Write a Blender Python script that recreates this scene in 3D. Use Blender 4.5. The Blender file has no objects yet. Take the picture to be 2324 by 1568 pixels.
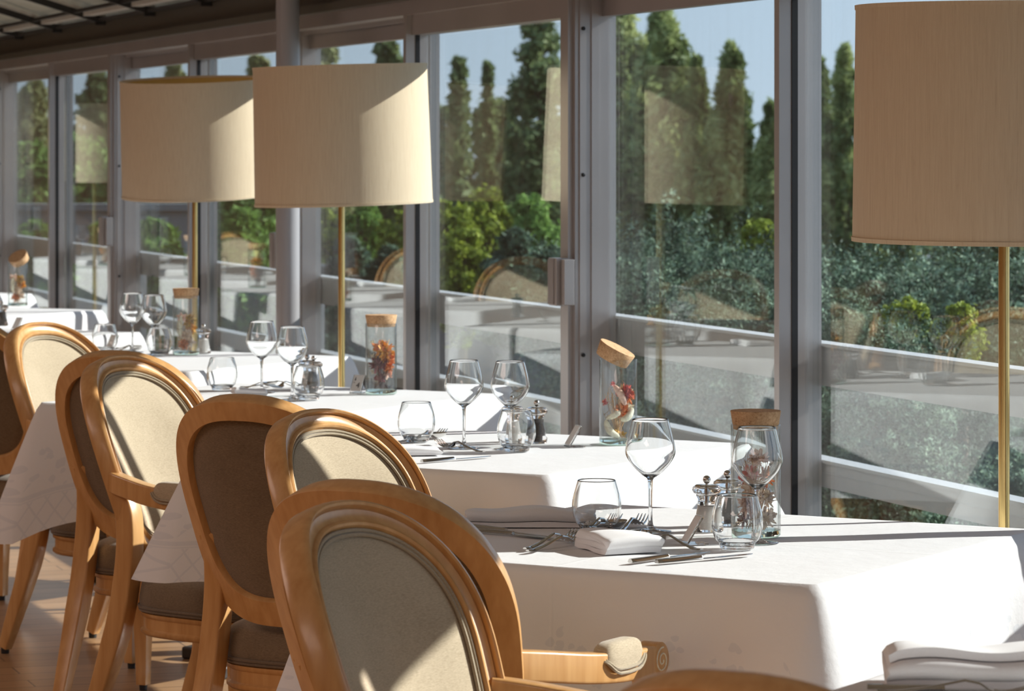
import bpy, bmesh, math, random
import numpy as np
from mathutils import Vector, Matrix, noise
random.seed(7); rng = np.random.default_rng(7)
C = bpy.context.scene.collection
PI = math.pi
A = math.radians(18.2)                      # heading of the window wall
CA, SA = math.cos(A), math.sin(A)
TH = math.radians(30.5)                     # heading of the tables
R2 = (math.sin(TH), math.cos(TH)); L2 = (-math.cos(TH), math.sin(TH))
TW = 0.93; TOPZ = 0.75

# ------------------------------------------------------------------ materials
def newmat(name):
    m = bpy.data.materials.new(name); m.use_nodes = True
    nt = m.node_tree; nt.nodes.clear()
    out = nt.nodes.new('ShaderNodeOutputMaterial')
    return m, nt, out
def N(nt, t, **kw):
    n = nt.nodes.new(t)
    for k, v in kw.items():
        if k in n.inputs.keys() if isinstance(k, str) else False: n.inputs[k].default_value = v
        else: setattr(n, k, v)
    return n
def ramp(nt, fac, stops):
    r = nt.nodes.new('ShaderNodeValToRGB')
    e = r.color_ramp.elements
    while len(e) < len(stops): e.new(0.5)
    for i, (p, c) in enumerate(stops):
        e[i].position = p; e[i].color = (*c, 1)
    nt.links.new(fac, r.inputs[0]); return r.outputs[0]
def coords(nt, scale=(1, 1, 1), kind='Object'):
    tc = nt.nodes.new('ShaderNodeTexCoord'); mp = nt.nodes.new('ShaderNodeMapping')
    mp.inputs['Scale'].default_value = scale
    nt.links.new(tc.outputs[kind], mp.inputs[0]); return mp.outputs[0]
def noise_tex(nt, vec, scale, detail=4, rough=.55):
    n = nt.nodes.new('ShaderNodeTexNoise'); n.inputs['Scale'].default_value = scale
    n.inputs['Detail'].default_value = detail; n.inputs['Roughness'].default_value = rough
    nt.links.new(vec, n.inputs['Vector']); return n.outputs['Fac']
def principled(nt, out, color=None, rough=.5, metal=0, spec=.5, coat=0, sheen=0):
    p = nt.nodes.new('ShaderNodeBsdfPrincipled')
    if color is not None:
        if isinstance(color, tuple): p.inputs['Base Color'].default_value = (*color, 1)
        else: nt.links.new(color, p.inputs['Base Color'])
    p.inputs['Roughness'].default_value = rough; p.inputs['Metallic'].default_value = metal
    p.inputs['Specular IOR Level'].default_value = spec; p.inputs['Coat Weight'].default_value = coat
    p.inputs['Coat Roughness'].default_value = .15; p.inputs['Sheen Weight'].default_value = sheen
    nt.links.new(p.outputs[0], out.inputs[0]); return p
def bump(nt, p, h, strength=.2, dist=.002):
    b = nt.nodes.new('ShaderNodeBump'); b.inputs['Strength'].default_value = strength
    b.inputs['Distance'].default_value = dist
    nt.links.new(h, b.inputs['Height']); nt.links.new(b.outputs[0], p.inputs['Normal'])
def simple(name, color, rough=.5, metal=0, coat=0, var=.08, vscale=30, bumpd=0, sheen=0, spec=.5):
    m, nt, out = newmat(name); v = coords(nt)
    f = noise_tex(nt, v, vscale)
    lo = tuple(c*(1-var) for c in color); hi = tuple(min(1, c*(1+var)) for c in color)
    p = principled(nt, out, ramp(nt, f, [(.3, lo), (.7, hi)]), rough, metal, spec, coat, sheen)
    if bumpd: bump(nt, p, f, .3, bumpd)
    return m
def math_n(nt, op, a, b=None):
    n = nt.nodes.new('ShaderNodeMath'); n.operation = op
    for i, x in enumerate((a, b)):
        if x is None: continue
        if isinstance(x, (int, float)): n.inputs[i].default_value = x
        else: nt.links.new(x, n.inputs[i])
    return n.outputs[0]

def thin_glass(name, tint=(.985, .99, .99), edge=(.10, .115, .13), rough=0.0, pw=5.0, f0=.04, dirt=0):
    m, nt, out = newmat(name)
    g = nt.nodes.new('ShaderNodeNewGeometry'); d = nt.nodes.new('ShaderNodeVectorMath'); d.operation = 'DOT_PRODUCT'
    nt.links.new(g.outputs['Incoming'], d.inputs[0]); nt.links.new(g.outputs['Normal'], d.inputs[1])
    c = math_n(nt, 'ABSOLUTE', d.outputs['Value']); k = math_n(nt, 'SUBTRACT', 1.0, c)
    p5 = math_n(nt, 'POWER', k, 5.0); fr = math_n(nt, 'ADD', math_n(nt, 'MULTIPLY', p5, 1-f0), f0)
    tr = nt.nodes.new('ShaderNodeBsdfTransparent')
    nt.links.new(ramp(nt, math_n(nt, 'POWER', k, pw), [(0, tint), (1, edge)]), tr.inputs[0])
    gl = nt.nodes.new('ShaderNodeBsdfGlossy'); gl.inputs['Roughness'].default_value = rough
    mx = nt.nodes.new('ShaderNodeMixShader'); nt.links.new(fr, mx.inputs[0])
    nt.links.new(tr.outputs[0], mx.inputs[1]); nt.links.new(gl.outputs[0], mx.inputs[2])
    last = mx.outputs[0]
    if dirt:
        v = coords(nt, (1, 1, 1)); v2 = coords(nt, (14, 14, .8))
        n1 = noise_tex(nt, v, 900, 1); n2 = noise_tex(nt, v2, 3, 4)
        spk = math_n(nt, 'MULTIPLY', math_n(nt, 'GREATER_THAN', n1, .73), .25)
        stk = math_n(nt, 'MULTIPLY', math_n(nt, 'SUBTRACT', n2, .40), dirt)
        f = math_n(nt, 'MAXIMUM', math_n(nt, 'ADD', spk, stk), 0.004)
        df = nt.nodes.new('ShaderNodeBsdfDiffuse'); df.inputs[0].default_value = (.7, .7, .68, 1)
        m2 = nt.nodes.new('ShaderNodeMixShader'); nt.links.new(f, m2.inputs[0])
        nt.links.new(last, m2.inputs[1]); nt.links.new(df.outputs[0], m2.inputs[2]); last = m2.outputs[0]
    nt.links.new(last, out.inputs[0]); return m
def solid_glass(name, color=(1, 1, 1), ior=1.5, mixt=.3):
    m, nt, out = newmat(name)
    g = nt.nodes.new('ShaderNodeBsdfGlass'); g.inputs['Color'].default_value = (*color, 1)
    g.inputs['IOR'].default_value = ior; g.inputs['Roughness'].default_value = 0
    t = nt.nodes.new('ShaderNodeBsdfTransparent')
    mx = nt.nodes.new('ShaderNodeMixShader'); mx.inputs[0].default_value = mixt
    nt.links.new(g.outputs[0], mx.inputs[1]); nt.links.new(t.outputs[0], mx.inputs[2])
    nt.links.new(mx.outputs[0], out.inputs[0]); return m

def wood_mat(name, lo, hi, rough=.32, scale=(6, 6, 40), coat=.3):
    m, nt, out = newmat(name)
    v = coords(nt, scale); f = noise_tex(nt, v, 2.2, 5, .5)
    v2 = coords(nt, (1, 1, 1)); g = noise_tex(nt, v2, 5, 2)
    mixf = math_n(nt, 'ADD', math_n(nt, 'MULTIPLY', f, .7), math_n(nt, 'MULTIPLY', g, .3))
    p = principled(nt, out, ramp(nt, mixf, [(.3, lo), (.7, hi)]), rough, 0, .5, coat)
    return m
def fabric_mat(name, lo, hi, ws=(160, 160, 900), sheen=.3):
    m, nt, out = newmat(name)
    v = coords(nt, ws); f = noise_tex(nt, v, 1.0, 2, .7)
    g = noise_tex(nt, coords(nt), 9, 3)
    mixf = math_n(nt, 'ADD', math_n(nt, 'MULTIPLY', f, .75), math_n(nt, 'MULTIPLY', g, .25))
    p = principled(nt, out, ramp(nt, mixf, [(.3, lo), (.7, hi)]), .85, 0, .2, 0, sheen)
    bump(nt, p, f, .2, .0005); return m
M = {}
M['wood'] = wood_mat('honey_beech', (.50, .25, .082), (.68, .395, .165), scale=(26, 26, 2.4))
M['fabric'] = fabric_mat('beige_upholstery', (.35, .28, .185), (.55, .455, .325))
M['fabric_dark'] = fabric_mat('taupe_upholstery', (.12, .085, .05), (.25, .185, .12), ws=(140, 140, 900))
M['piping'] = fabric_mat('piping_cord', (.30, .24, .16), (.42, .35, .25))
M['piping_dark'] = fabric_mat('dark_piping_cord', (.12, .085, .055), (.2, .15, .10))
M['glide'] = simple('black_glide', (.02, .02, .02), .6)
M['brass'] = simple('brass', (.72, .53, .22), .28, 1, var=.1, vscale=4)
M['thin'] = solid_glass('drinking_glass', (.985, .99, .99), 1.5, 0)
M['pane'] = thin_glass('window_glass', tint=(.93, .95, .945), edge=(.8, .85, .84), f0=.10, dirt=.07, pw=2.5)
M['jarglass'] = thin_glass('jar_glass', tint=(.975, .985, .98), edge=(.12, .16, .155), f0=.06)
M['solid'] = solid_glass('clear_stem_glass', (.985, .99, .995), 1.5, 0)
M['jarbase'] = solid_glass('jar_base_glass', (.88, .95, .92), 1.5, 0)
M['acrylic'] = solid_glass('clear_acrylic', (.975, .97, .965), 1.47, 0)
M['steel'] = simple('polished_steel', (.62, .60, .57), .13, 1, var=.03)
M['salt'] = simple('salt_grains', (.84, .82, .78), .8, var=.06, vscale=600)
M['pepper'] = simple('peppercorns', (.05, .04, .035), .6, var=.7, vscale=350, bumpd=.002)
M['card'] = simple('card_white', (.80, .80, .79), .5, var=.01)
M['ink'] = simple('black_ink', (.02, .02, .022), .5)
M['greyink'] = simple('grey_ink', (.35, .35, .36), .5)
M['frame'] = simple('bronze_grey_aluminium', (.40, .37, .36), .38, .6, var=.05, vscale=3)
M['rubber'] = simple('black_gasket', (.008, .008, .010), .5)
M['column'] = simple('grey_painted_steel', (.33, .32, .33), .38, .1, var=.03, vscale=2)
M['fascia'] = simple('olive_brown_fascia', (.075, .066, .048), .5, .1, var=.05, vscale=2)
M['bars'] = simple('black_metal_bar', (.02, .018, .017), .5)
M['rail'] = simple('light_grey_rail', (.50, .50, .50), .5, .1, var=.05, vscale=6)
M['roofwhite'] = simple('pale_roof_beam', (.55, .53, .48), .6)
M['wall'] = simple('warm_brown_wall', (.30, .21, .145), .7, var=.08, vscale=2)
M['stone'] = simple('dark_grey_wall', (.10, .105, .11), .8, var=.2, vscale=2)
M['paleconcrete'] = simple('grey_concrete', (.30, .31, .31), .8, var=.12, vscale=2)
M['tableleg'] = simple('dark_table_wood', (.03, .022, .018), .5)
M['bulb'] = simple('frosted_bulb', (.8, .8, .78), .5)

def cork():
    m, nt, out = newmat('cork'); v = coords(nt)
    f = noise_tex(nt, v, 260, 3, .7); g = noise_tex(nt, v, 90, 2, .5)
    mixf = math_n(nt, 'ADD', math_n(nt, 'MULTIPLY', f, .6), math_n(nt, 'MULTIPLY', g, .4))
    p = principled(nt, out, ramp(nt, mixf, [(.30, (.22, .105, .04)), (.42, (.50, .30, .155)), (.62, (.66, .43, .25))]), .85, 0, .2)
    bump(nt, p, f, .5, .001); return m
M['cork'] = cork()
def linen_shade():
    m, nt, out = newmat('linen_shade')
    f = noise_tex(nt, coords(nt, (38, 38, 1.6)), 6, 6, .8)
    g = noise_tex(nt, coords(nt, (1, 1, 1)), 3, 2)
    mixf = math_n(nt, 'ADD', math_n(nt, 'MULTIPLY', f, .85), math_n(nt, 'MULTIPLY', g, .15))
    col = ramp(nt, mixf, [(.22, (.54, .42, .275)), (.42, (.74, .61, .43)), (.72, (.82, .70, .51))])
    p = nt.nodes.new('ShaderNodeBsdfPrincipled'); nt.links.new(col, p.inputs['Base Color'])
    p.inputs['Roughness'].default_value = .7; p.inputs['Specular IOR Level'].default_value = .3
    bump(nt, p, f, .35, .002)
    t = nt.nodes.new('ShaderNodeBsdfTranslucent'); nt.links.new(col, t.inputs[0])
    mx = nt.nodes.new('ShaderNodeMixShader'); mx.inputs[0].default_value = .16
    nt.links.new(p.outputs[0], mx.inputs[1]); nt.links.new(t.outputs[0], mx.inputs[2])
    nt.links.new(mx.outputs[0], out.inputs[0]); return m
M['shade'] = linen_shade()
M['shade_in'] = simple('ochre_lining', (.62, .42, .12), .7, var=.05)

def damask():
    """white cloth, woven pattern driven by a UV map: U runs round the hem, V is the distance below the table edge"""
    m, nt, out = newmat('white_damask')
    uv = nt.nodes.new('ShaderNodeUVMap'); uv.uv_map = 'cloth'
    sep = nt.nodes.new('ShaderNodeSeparateXYZ'); nt.links.new(uv.outputs[0], sep.inputs[0])
    U, V = sep.outputs[0], sep.outputs[1]
    def band(a, b):
        return math_n(nt, 'MULTIPLY', math_n(nt, 'GREATER_THAN', V, a), math_n(nt, 'LESS_THAN', V, b))
    def tri(x, s):
        return math_n(nt, 'ABSOLUTE', math_n(nt, 'SUBTRACT', math_n(nt, 'FRACT', math_n(nt, 'MULTIPLY', x, s)), .5))
    d1 = tri(math_n(nt, 'ADD', U, math_n(nt, 'MULTIPLY', V, .6)), 26)
    d2 = tri(math_n(nt, 'SUBTRACT', U, math_n(nt, 'MULTIPLY', V, .6)), 26)
    lat = math_n(nt, 'GREATER_THAN', math_n(nt, 'MAXIMUM', d1, d2), .44)
    lat = math_n(nt, 'MULTIPLY', lat, band(.215, .31))
    vo = nt.nodes.new('ShaderNodeTexVoronoi'); vo.inputs['Scale'].default_value = 42
    dist = nt.nodes.new('ShaderNodeTexNoise'); dist.inputs['Scale'].default_value = 20
    nt.links.new(uv.outputs[0], dist.inputs['Vector'])
    va = nt.nodes.new('ShaderNodeVectorMath'); va.operation = 'MULTIPLY_ADD'
    nt.links.new(dist.outputs['Color'], va.inputs[0]); va.inputs[1].default_value = (.03, .03, 0); nt.links.new(uv.outputs[0], va.inputs[2])
    nt.links.new(va.outputs[0], vo.inputs['Vector'])
    leaf = math_n(nt, 'LESS_THAN', vo.outputs['Distance'], .40)
    wv = math_n(nt, 'SINE', math_n(nt, 'MULTIPLY', U, 60))
    cen = math_n(nt, 'ADD', .145, math_n(nt, 'MULTIPLY', wv, .018))
    near = math_n(nt, 'LESS_THAN', math_n(nt, 'ABSOLUTE', math_n(nt, 'SUBTRACT', V, cen)), .035)
    leaf = math_n(nt, 'MULTIPLY', leaf, near)
    stripe = math_n(nt, 'ADD', band(.197, .208), band(.211, .214))
    pat = math_n(nt, 'MAXIMUM', math_n(nt, 'MAXIMUM', lat, leaf), stripe)
    big = noise_tex(nt, coords(nt), 14, 4, .6)
    fine = noise_tex(nt, coords(nt, (1, 1, 1)), 700, 2)
    mix = nt.nodes.new('ShaderNodeMix'); mix.data_type = 'RGBA'
    mix.inputs['A'].default_value = (.80, .80, .81, 1); mix.inputs['B'].default_value = (.715, .73, .76, 1)
    nt.links.new(pat, mix.inputs['Factor'])
    p = principled(nt, out, mix.outputs['Result'], .75, 0, .2, 0, .15)
    ob = nt.nodes.new('ShaderNodeTexCoord'); so = nt.nodes.new('ShaderNodeSeparateXYZ'); nt.links.new(ob.outputs['Object'], so.inputs[0])
    def ridge(x, c, w):
        q = math_n(nt, 'DIVIDE', math_n(nt, 'SUBTRACT', x, c), w)
        return math_n(nt, 'POWER', 2.718, math_n(nt, 'MULTIPLY', math_n(nt, 'MULTIPLY', q, q), -1.0))
    crease = math_n(nt, 'ADD', ridge(so.outputs[1], .01, .003), math_n(nt, 'ADD', math_n(nt, 'MULTIPLY', ridge(so.outputs[0], -.02, .003), .6), math_n(nt, 'MULTIPLY', ridge(so.outputs[1], .13, .005), math_n(nt, 'GREATER_THAN', V, 0.0))))
    big = math_n(nt, 'ADD', big, math_n(nt, 'MULTIPLY', crease, .35))
    hsum = math_n(nt, 'ADD', math_n(nt, 'MULTIPLY', big, 6.0), math_n(nt, 'ADD', math_n(nt, 'MULTIPLY', fine, .35), math_n(nt, 'MULTIPLY', pat, .3)))
    b = nt.nodes.new('ShaderNodeBump'); b.inputs['Strength'].default_value = .35; b.inputs['Distance'].default_value = .0012
    nt.links.new(hsum, b.inputs['Height']); nt.links.new(b.outputs[0], p.inputs['Normal'])
    t = nt.nodes.new('ShaderNodeBsdfTranslucent'); t.inputs[0].default_value = (.78, .72, .68, 1)
    mx = nt.nodes.new('ShaderNodeMixShader'); mx.inputs[0].default_value = .10
    nt.links.new(p.outputs[0], mx.inputs[1]); nt.links.new(t.outputs[0], mx.inputs[2])
    nt.links.new(mx.outputs[0], out.inputs[0])
    return m
M['cloth'] = damask()
M['napkin'] = simple('white_napkin', (.80, .80, .81), .85, var=.02, vscale=400, bumpd=.0006)

def floor_mat():
    m, nt, out = newmat('oak_planks')
    v = coords(nt)
    br = nt.nodes.new('ShaderNodeTexBrick'); br.inputs['Scale'].default_value = 1.0
    br.inputs['Brick Width'].default_value = 1.1; br.inputs['Row Height'].default_value = .12
    br.inputs['Mortar Size'].default_value = .0025; br.inputs['Mortar'].default_value = (.10, .06, .03, 1)
    br.inputs['Color1'].default_value = (.0, .0, .0, 1); br.inputs['Color2'].default_value = (1, 1, 1, 1)
    nt.links.new(v, br.inputs['Vector'])
    g = noise_tex(nt, coords(nt, (1.2, 14, 1)), 3, 6, .6)
    f = math_n(nt, 'ADD', math_n(nt, 'MULTIPLY', g, .7), math_n(nt, 'MULTIPLY', br.outputs['Color'], .3))
    col = ramp(nt, f, [(.2, (.27, .145, .065)), (.8, (.47, .28, .145))])
    mx = nt.nodes.new('ShaderNodeMix'); mx.data_type = 'RGBA'
    nt.links.new(br.outputs['Fac'], mx.inputs['Factor']); nt.links.new(col, mx.inputs['A']); mx.inputs['B'].default_value = (.10, .055, .03, 1)
    principled(nt, out, mx.outputs['Result'], .34, 0, .4, 0)
    return m
M['floor'] = floor_mat()
def foliage_mat(name, c1, c2, c3, trans=.25, ns=.9, nw=.4):
    m, nt, out = newmat(name)
    g = nt.nodes.new('ShaderNodeNewGeometry')
    n = noise_tex(nt, coords(nt), ns, 2)
    if nw > .5: n = ramp(nt, n, [(.40, (0, 0, 0)), (.62, (1, 1, 1))])
    f = math_n(nt, 'ADD', math_n(nt, 'MULTIPLY', g.outputs['Random Per Island'], 1-nw), math_n(nt, 'MULTIPLY', n, nw))
    col = ramp(nt, f, [(.15, c1), (.5, c2), (.85, c3)])
    d = nt.nodes.new('ShaderNodeBsdfPrincipled'); nt.links.new(col, d.inputs['Base Color']); d.inputs['Roughness'].default_value = .6
    d.inputs['Specular IOR Level'].default_value = .25
    t = nt.nodes.new('ShaderNodeBsdfTranslucent'); nt.links.new(col, t.inputs[0])
    mx = nt.nodes.new('ShaderNodeMixShader'); mx.inputs[0].default_value = trans
    nt.links.new(d.outputs[0], mx.inputs[1]); nt.links.new(t.outputs[0], mx.inputs[2])
    nt.links.new(mx.outputs[0], out.inputs[0]); return m
M['poplar'] = foliage_mat('poplar_leaves', (.11, .16, .055), (.30, .37, .14), (.56, .60, .26), .4, 1.2, .55)
M['darktree'] = foliage_mat('dark_tree_leaves', (.08, .13, .06), (.19, .26, .11), (.36, .42, .18), .4)
M['olive'] = foliage_mat('olive_tree_leaves', (.20, .22, .08), (.36, .38, .16), (.52, .52, .26), .4)
M['juniper'] = foliage_mat('juniper_needles', (.018, .042, .024), (.08, .14, .085), (.30, .42, .28), .15, 4.5, .65)  # contrasty noise patches vary needle tone and paint in shaded gaps between sprays
M['shrub'] = foliage_mat('bright_shrub_leaves', (.10, .15, .02), (.26, .33, .04), (.46, .52, .07), .35)
M['hedge'] = foliage_mat('hedge_leaves', (.09, .18, .04), (.21, .37, .08), (.38, .56, .16), .4)
M['bark'] = simple('bark', (.10, .075, .05), .9, var=.3, vscale=12)
M['ground'] = simple('garden_soil', (.045, .05, .03), .95, var=.4, vscale=.7)

def ceiling_fabric():
    m, nt, out = newmat('cream_awning_fabric')
    f = noise_tex(nt, coords(nt), 2, 3)
    col = ramp(nt, f, [(.3, (.26, .24, .18)), (.7, (.38, .35, .28))])
    d = nt.nodes.new('ShaderNodeBsdfDiffuse'); nt.links.new(col, d.inputs[0])
    t = nt.nodes.new('ShaderNodeBsdfTranslucent'); nt.links.new(col, t.inputs[0])
    mx = nt.nodes.new('ShaderNodeMixShader'); mx.inputs[0].default_value = .06
    nt.links.new(d.outputs[0], mx.inputs[1]); nt.links.new(t.outputs[0], mx.inputs[2])
    nt.links.new(mx.outputs[0], out.inputs[0]); return m
M['awning'] = ceiling_fabric()
FL = {}
for k, c in dict(stem_tan=(.48, .30, .14), stem_dark=(.07, .03, .03), pink=(.75, .22, .22), rose=(.62, .10, .05), rust=(.75, .27, .10),
                 orange=(.85, .38, .06), blush=(.88, .56, .46), cream=(.88, .78, .62), plum=(.22, .06, .07), ochre=(.62, .38, .08), petal=(.92, .66, .52)).items():
    FL[k] = simple('dried_'+k, c, .85, var=.3, vscale=90, bumpd=.0006)

# ------------------------------------------------------------------ mesh helpers
class MB:
    def __init__(s): s.v = []; s.f = []; s.mi = []; s.cur = 0
    def add(s, vs, fs):
        o = len(s.v); s.v += [tuple(p) for p in vs]
        for f in fs: s.f.append(tuple(i+o for i in f)); s.mi.append(s.cur)
        return s
    def box(s, a, b, M4=None):
        x0, y0, z0 = a; x1, y1, z1 = b
        vs = [(x0,y0,z0),(x1,y0,z0),(x1,y1,z0),(x0,y1,z0),(x0,y0,z1),(x1,y0,z1),(x1,y1,z1),(x0,y1,z1)]
        if M4: vs = [tuple(M4 @ Vector(p)) for p in vs]
        return s.add(vs, [(0,3,2,1),(4,5,6,7),(0,1,5,4),(1,2,6,5),(2,3,7,6),(3,0,4,7)])
    def lathe(s, prof, seg=32, c=(0, 0, 0), M4=None, capb=False, capt=False):
        vs = []
        for r, z in prof:
            for i in range(seg):
                a = 2*PI*i/seg; p = Vector((c[0]+r*math.cos(a), c[1]+r*math.sin(a), c[2]+z))
                vs.append(tuple(M4 @ p) if M4 else tuple(p))
        fs = []
        for j in range(len(prof)-1):
            for i in range(seg):
                k = (i+1) % seg
                fs.append((j*seg+i, j*seg+k, (j+1)*seg+k, (j+1)*seg+i))
        if capb: fs.append(tuple(range(seg-1, -1, -1)))
        if capt: fs.append(tuple((len(prof)-1)*seg+i for i in range(seg)))
        return s.add(vs, fs)
    def sweep(s, path, sec, up=(0, 0, 1), cap=True, scales=None, closed=False):
        """sec: list of (a,b) in side/up axes"""
        P = [Vector(p) for p in path]; n = len(P); m = len(sec); vs = []
        upv = Vector(up)
        for i in range(n):
            if closed: t = (P[(i+1) % n]-P[i-1]).normalized()
            else: t = (P[min(i+1, n-1)]-P[max(i-1, 0)]).normalized()
            side = t.cross(upv)
            if side.length < 1e-4: side = t.cross(Vector((1, 0, 0)))
            side.normalize(); w = side.cross(t).normalized()
            sc = scales[i] if scales else (1, 1)
            if isinstance(sc, (int, float)): sc = (sc, sc)
            for a, b in sec: vs.append(P[i]+side*a*sc[0]+w*b*sc[1])
        fs = []
        for i in range(n if closed else n-1):
            j = (i+1) % n
            for k in range(m):
                l = (k+1) % m
                fs.append((i*m+k, i*m+l, j*m+l, j*m+k))
        if cap and not closed:
            fs.append(tuple(range(m-1, -1, -1))); fs.append(tuple((n-1)*m+k for k in range(m)))
        return s.add(vs, fs)
    def tube(s, path, r, seg=8, scales=None, closed=False, up=(0, 0, 1)):
        return s.sweep(path, [(r*math.cos(2*PI*i/seg), r*math.sin(2*PI*i/seg)) for i in range(seg)], scales=scales, closed=closed, up=up)
    def build(s, name, mat, parent=None, smooth=True, loc=None, rotz=None, bevel=0, subsurf=0, autosm=40):
        me = bpy.data.meshes.new(name); me.from_pydata(s.v, [], s.f); me.validate()
        mats = mat if isinstance(mat, (list, tuple)) else [mat]
        for x in mats: me.materials.append(x)
        if len(mats) > 1:
            for p, i in zip(me.polygons, s.mi): p.material_index = i
        bm = bmesh.new(); bm.from_mesh(me); bmesh.ops.recalc_face_normals(bm, faces=bm.faces); bm.to_mesh(me); bm.free()
        if smooth:
            me.shade_smooth()
            if autosm < 179: me.set_sharp_from_angle(angle=math.radians(autosm))
        o = bpy.data.objects.new(name, me); C.objects.link(o)
        if parent is not None: o.parent = parent
        if loc is not None: o.location = loc
        if rotz is not None: o.rotation_euler = (0, 0, rotz)
        if bevel:
            b = o.modifiers.new('bevel', 'BEVEL'); b.width = bevel; b.segments = 2; b.limit_method = 'ANGLE'
        if subsurf:
            b = o.modifiers.new('sub', 'SUBSURF'); b.levels = subsurf; b.render_levels = subsurf
        return o
def rsec(w, h, r=.3):
    """rounded rectangle section of width w and height h"""
    a, b = w/2, h/2; q = min(a, b)*r
    pts = []
    for cx, cy, s in ((a-q, b-q, 0), (-a+q, b-q, 1), (-a+q, -b+q, 2), (a-q, -b+q, 3)):
        for k in range(4):
            t = (s+k/3)*PI/2; pts.append((cx+q*math.cos(t), cy+q*math.sin(t)))
    return pts
def smooth_path(pts, n=6):
    P = [Vector(p) for p in pts]; out = []
    for i in range(len(P)-1):
        p0 = P[max(i-1, 0)]; p1 = P[i]; p2 = P[i+1]; p3 = P[min(i+2, len(P)-1)]
        for k in range(n):
            t = k/n
            out.append(.5*((2*p1)+(p2-p0)*t+(2*p0-5*p1+4*p2-p3)*t*t+(3*p1-p0-3*p2+p3)*t**3))
    out.append(P[-1]); return out
def tag(o, label=None, cat=None, group=None, kind=None):
    if label: o['label'] = label
    if cat: o['category'] = cat
    if group: o['group'] = group
    if kind: o['kind'] = kind
    return o
def thing(name, label, cat, loc=(0, 0, 0), rotz=0, group=None):
    o = bpy.data.objects.new(name, None); C.objects.link(o); o.empty_display_size = .05
    o.location = loc; o.rotation_euler = (0, 0, rotz); return tag(o, label, cat, group)
def kids(o): return [c for c in bpy.data.objects if c.parent == o]
def dup(root, loc, rotz, label):
    r = root.copy(); C.objects.link(r); r.location = loc; r.rotation_euler = (0, 0, rotz); r['label'] = label
    for ch in kids(root):
        c = ch.copy(); C.objects.link(c); c.parent = r
        for g in kids(ch):
            d = g.copy(); C.objects.link(d); d.parent = c
    return r
def struct(o): o['kind'] = 'structure'; return o
def bw(v, u): return (CA*v-SA*u, SA*v+CA*u)      # building frame -> world

# ================================================================== SETTING (building frame: local X = across to the windows, local Y = along them)
b = MB(); b.box((-4.2, -4, -.12), (3.46, 26, 0)); struct(b.build('floor', M['floor'], smooth=False, rotz=A))
b = MB(); b.box((-4.35, -4, 0), (-4.2, 26, 4.6)); struct(b.build('wall_left', M['wall'], smooth=False, rotz=A))
b = MB(); b.box((-4.2, 26, 0), (3.46, 26.15, 4.6)); struct(b.build('wall_back', M['wall'], smooth=False, rotz=A))
b = MB(); b.box((-4.2, -4.15, 0), (3.46, -4, 4.6)); struct(b.build('wall_front', M['wall'], smooth=False, rotz=A))
# header above the windows
EAVE = 2.075
b = MB(); b.box((3.30, -4, 1.985), (3.46, 26, EAVE)); b.box((3.27, -4, 1.955), (3.46, 26, 1.985))
b.box((3.285, -4, 1.985), (3.30, 26, 1.995)); 
o = struct(b.build('trim_1', M['fascia'], smooth=False, rotz=A))
b = MB(); b.box((3.30, -4, 1.905), (3.44, 26, 1.955)); b.box((3.365, -4, 1.89), (3.372, 26, 1.905))
struct(b.build('trim_2', M['frame'], smooth=False, rotz=A))
b = MB(); b.box((3.27, -4, 0), (3.46, 26, .035)); struct(b.build('trim_3', M['frame'], smooth=False, rotz=A))

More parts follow.
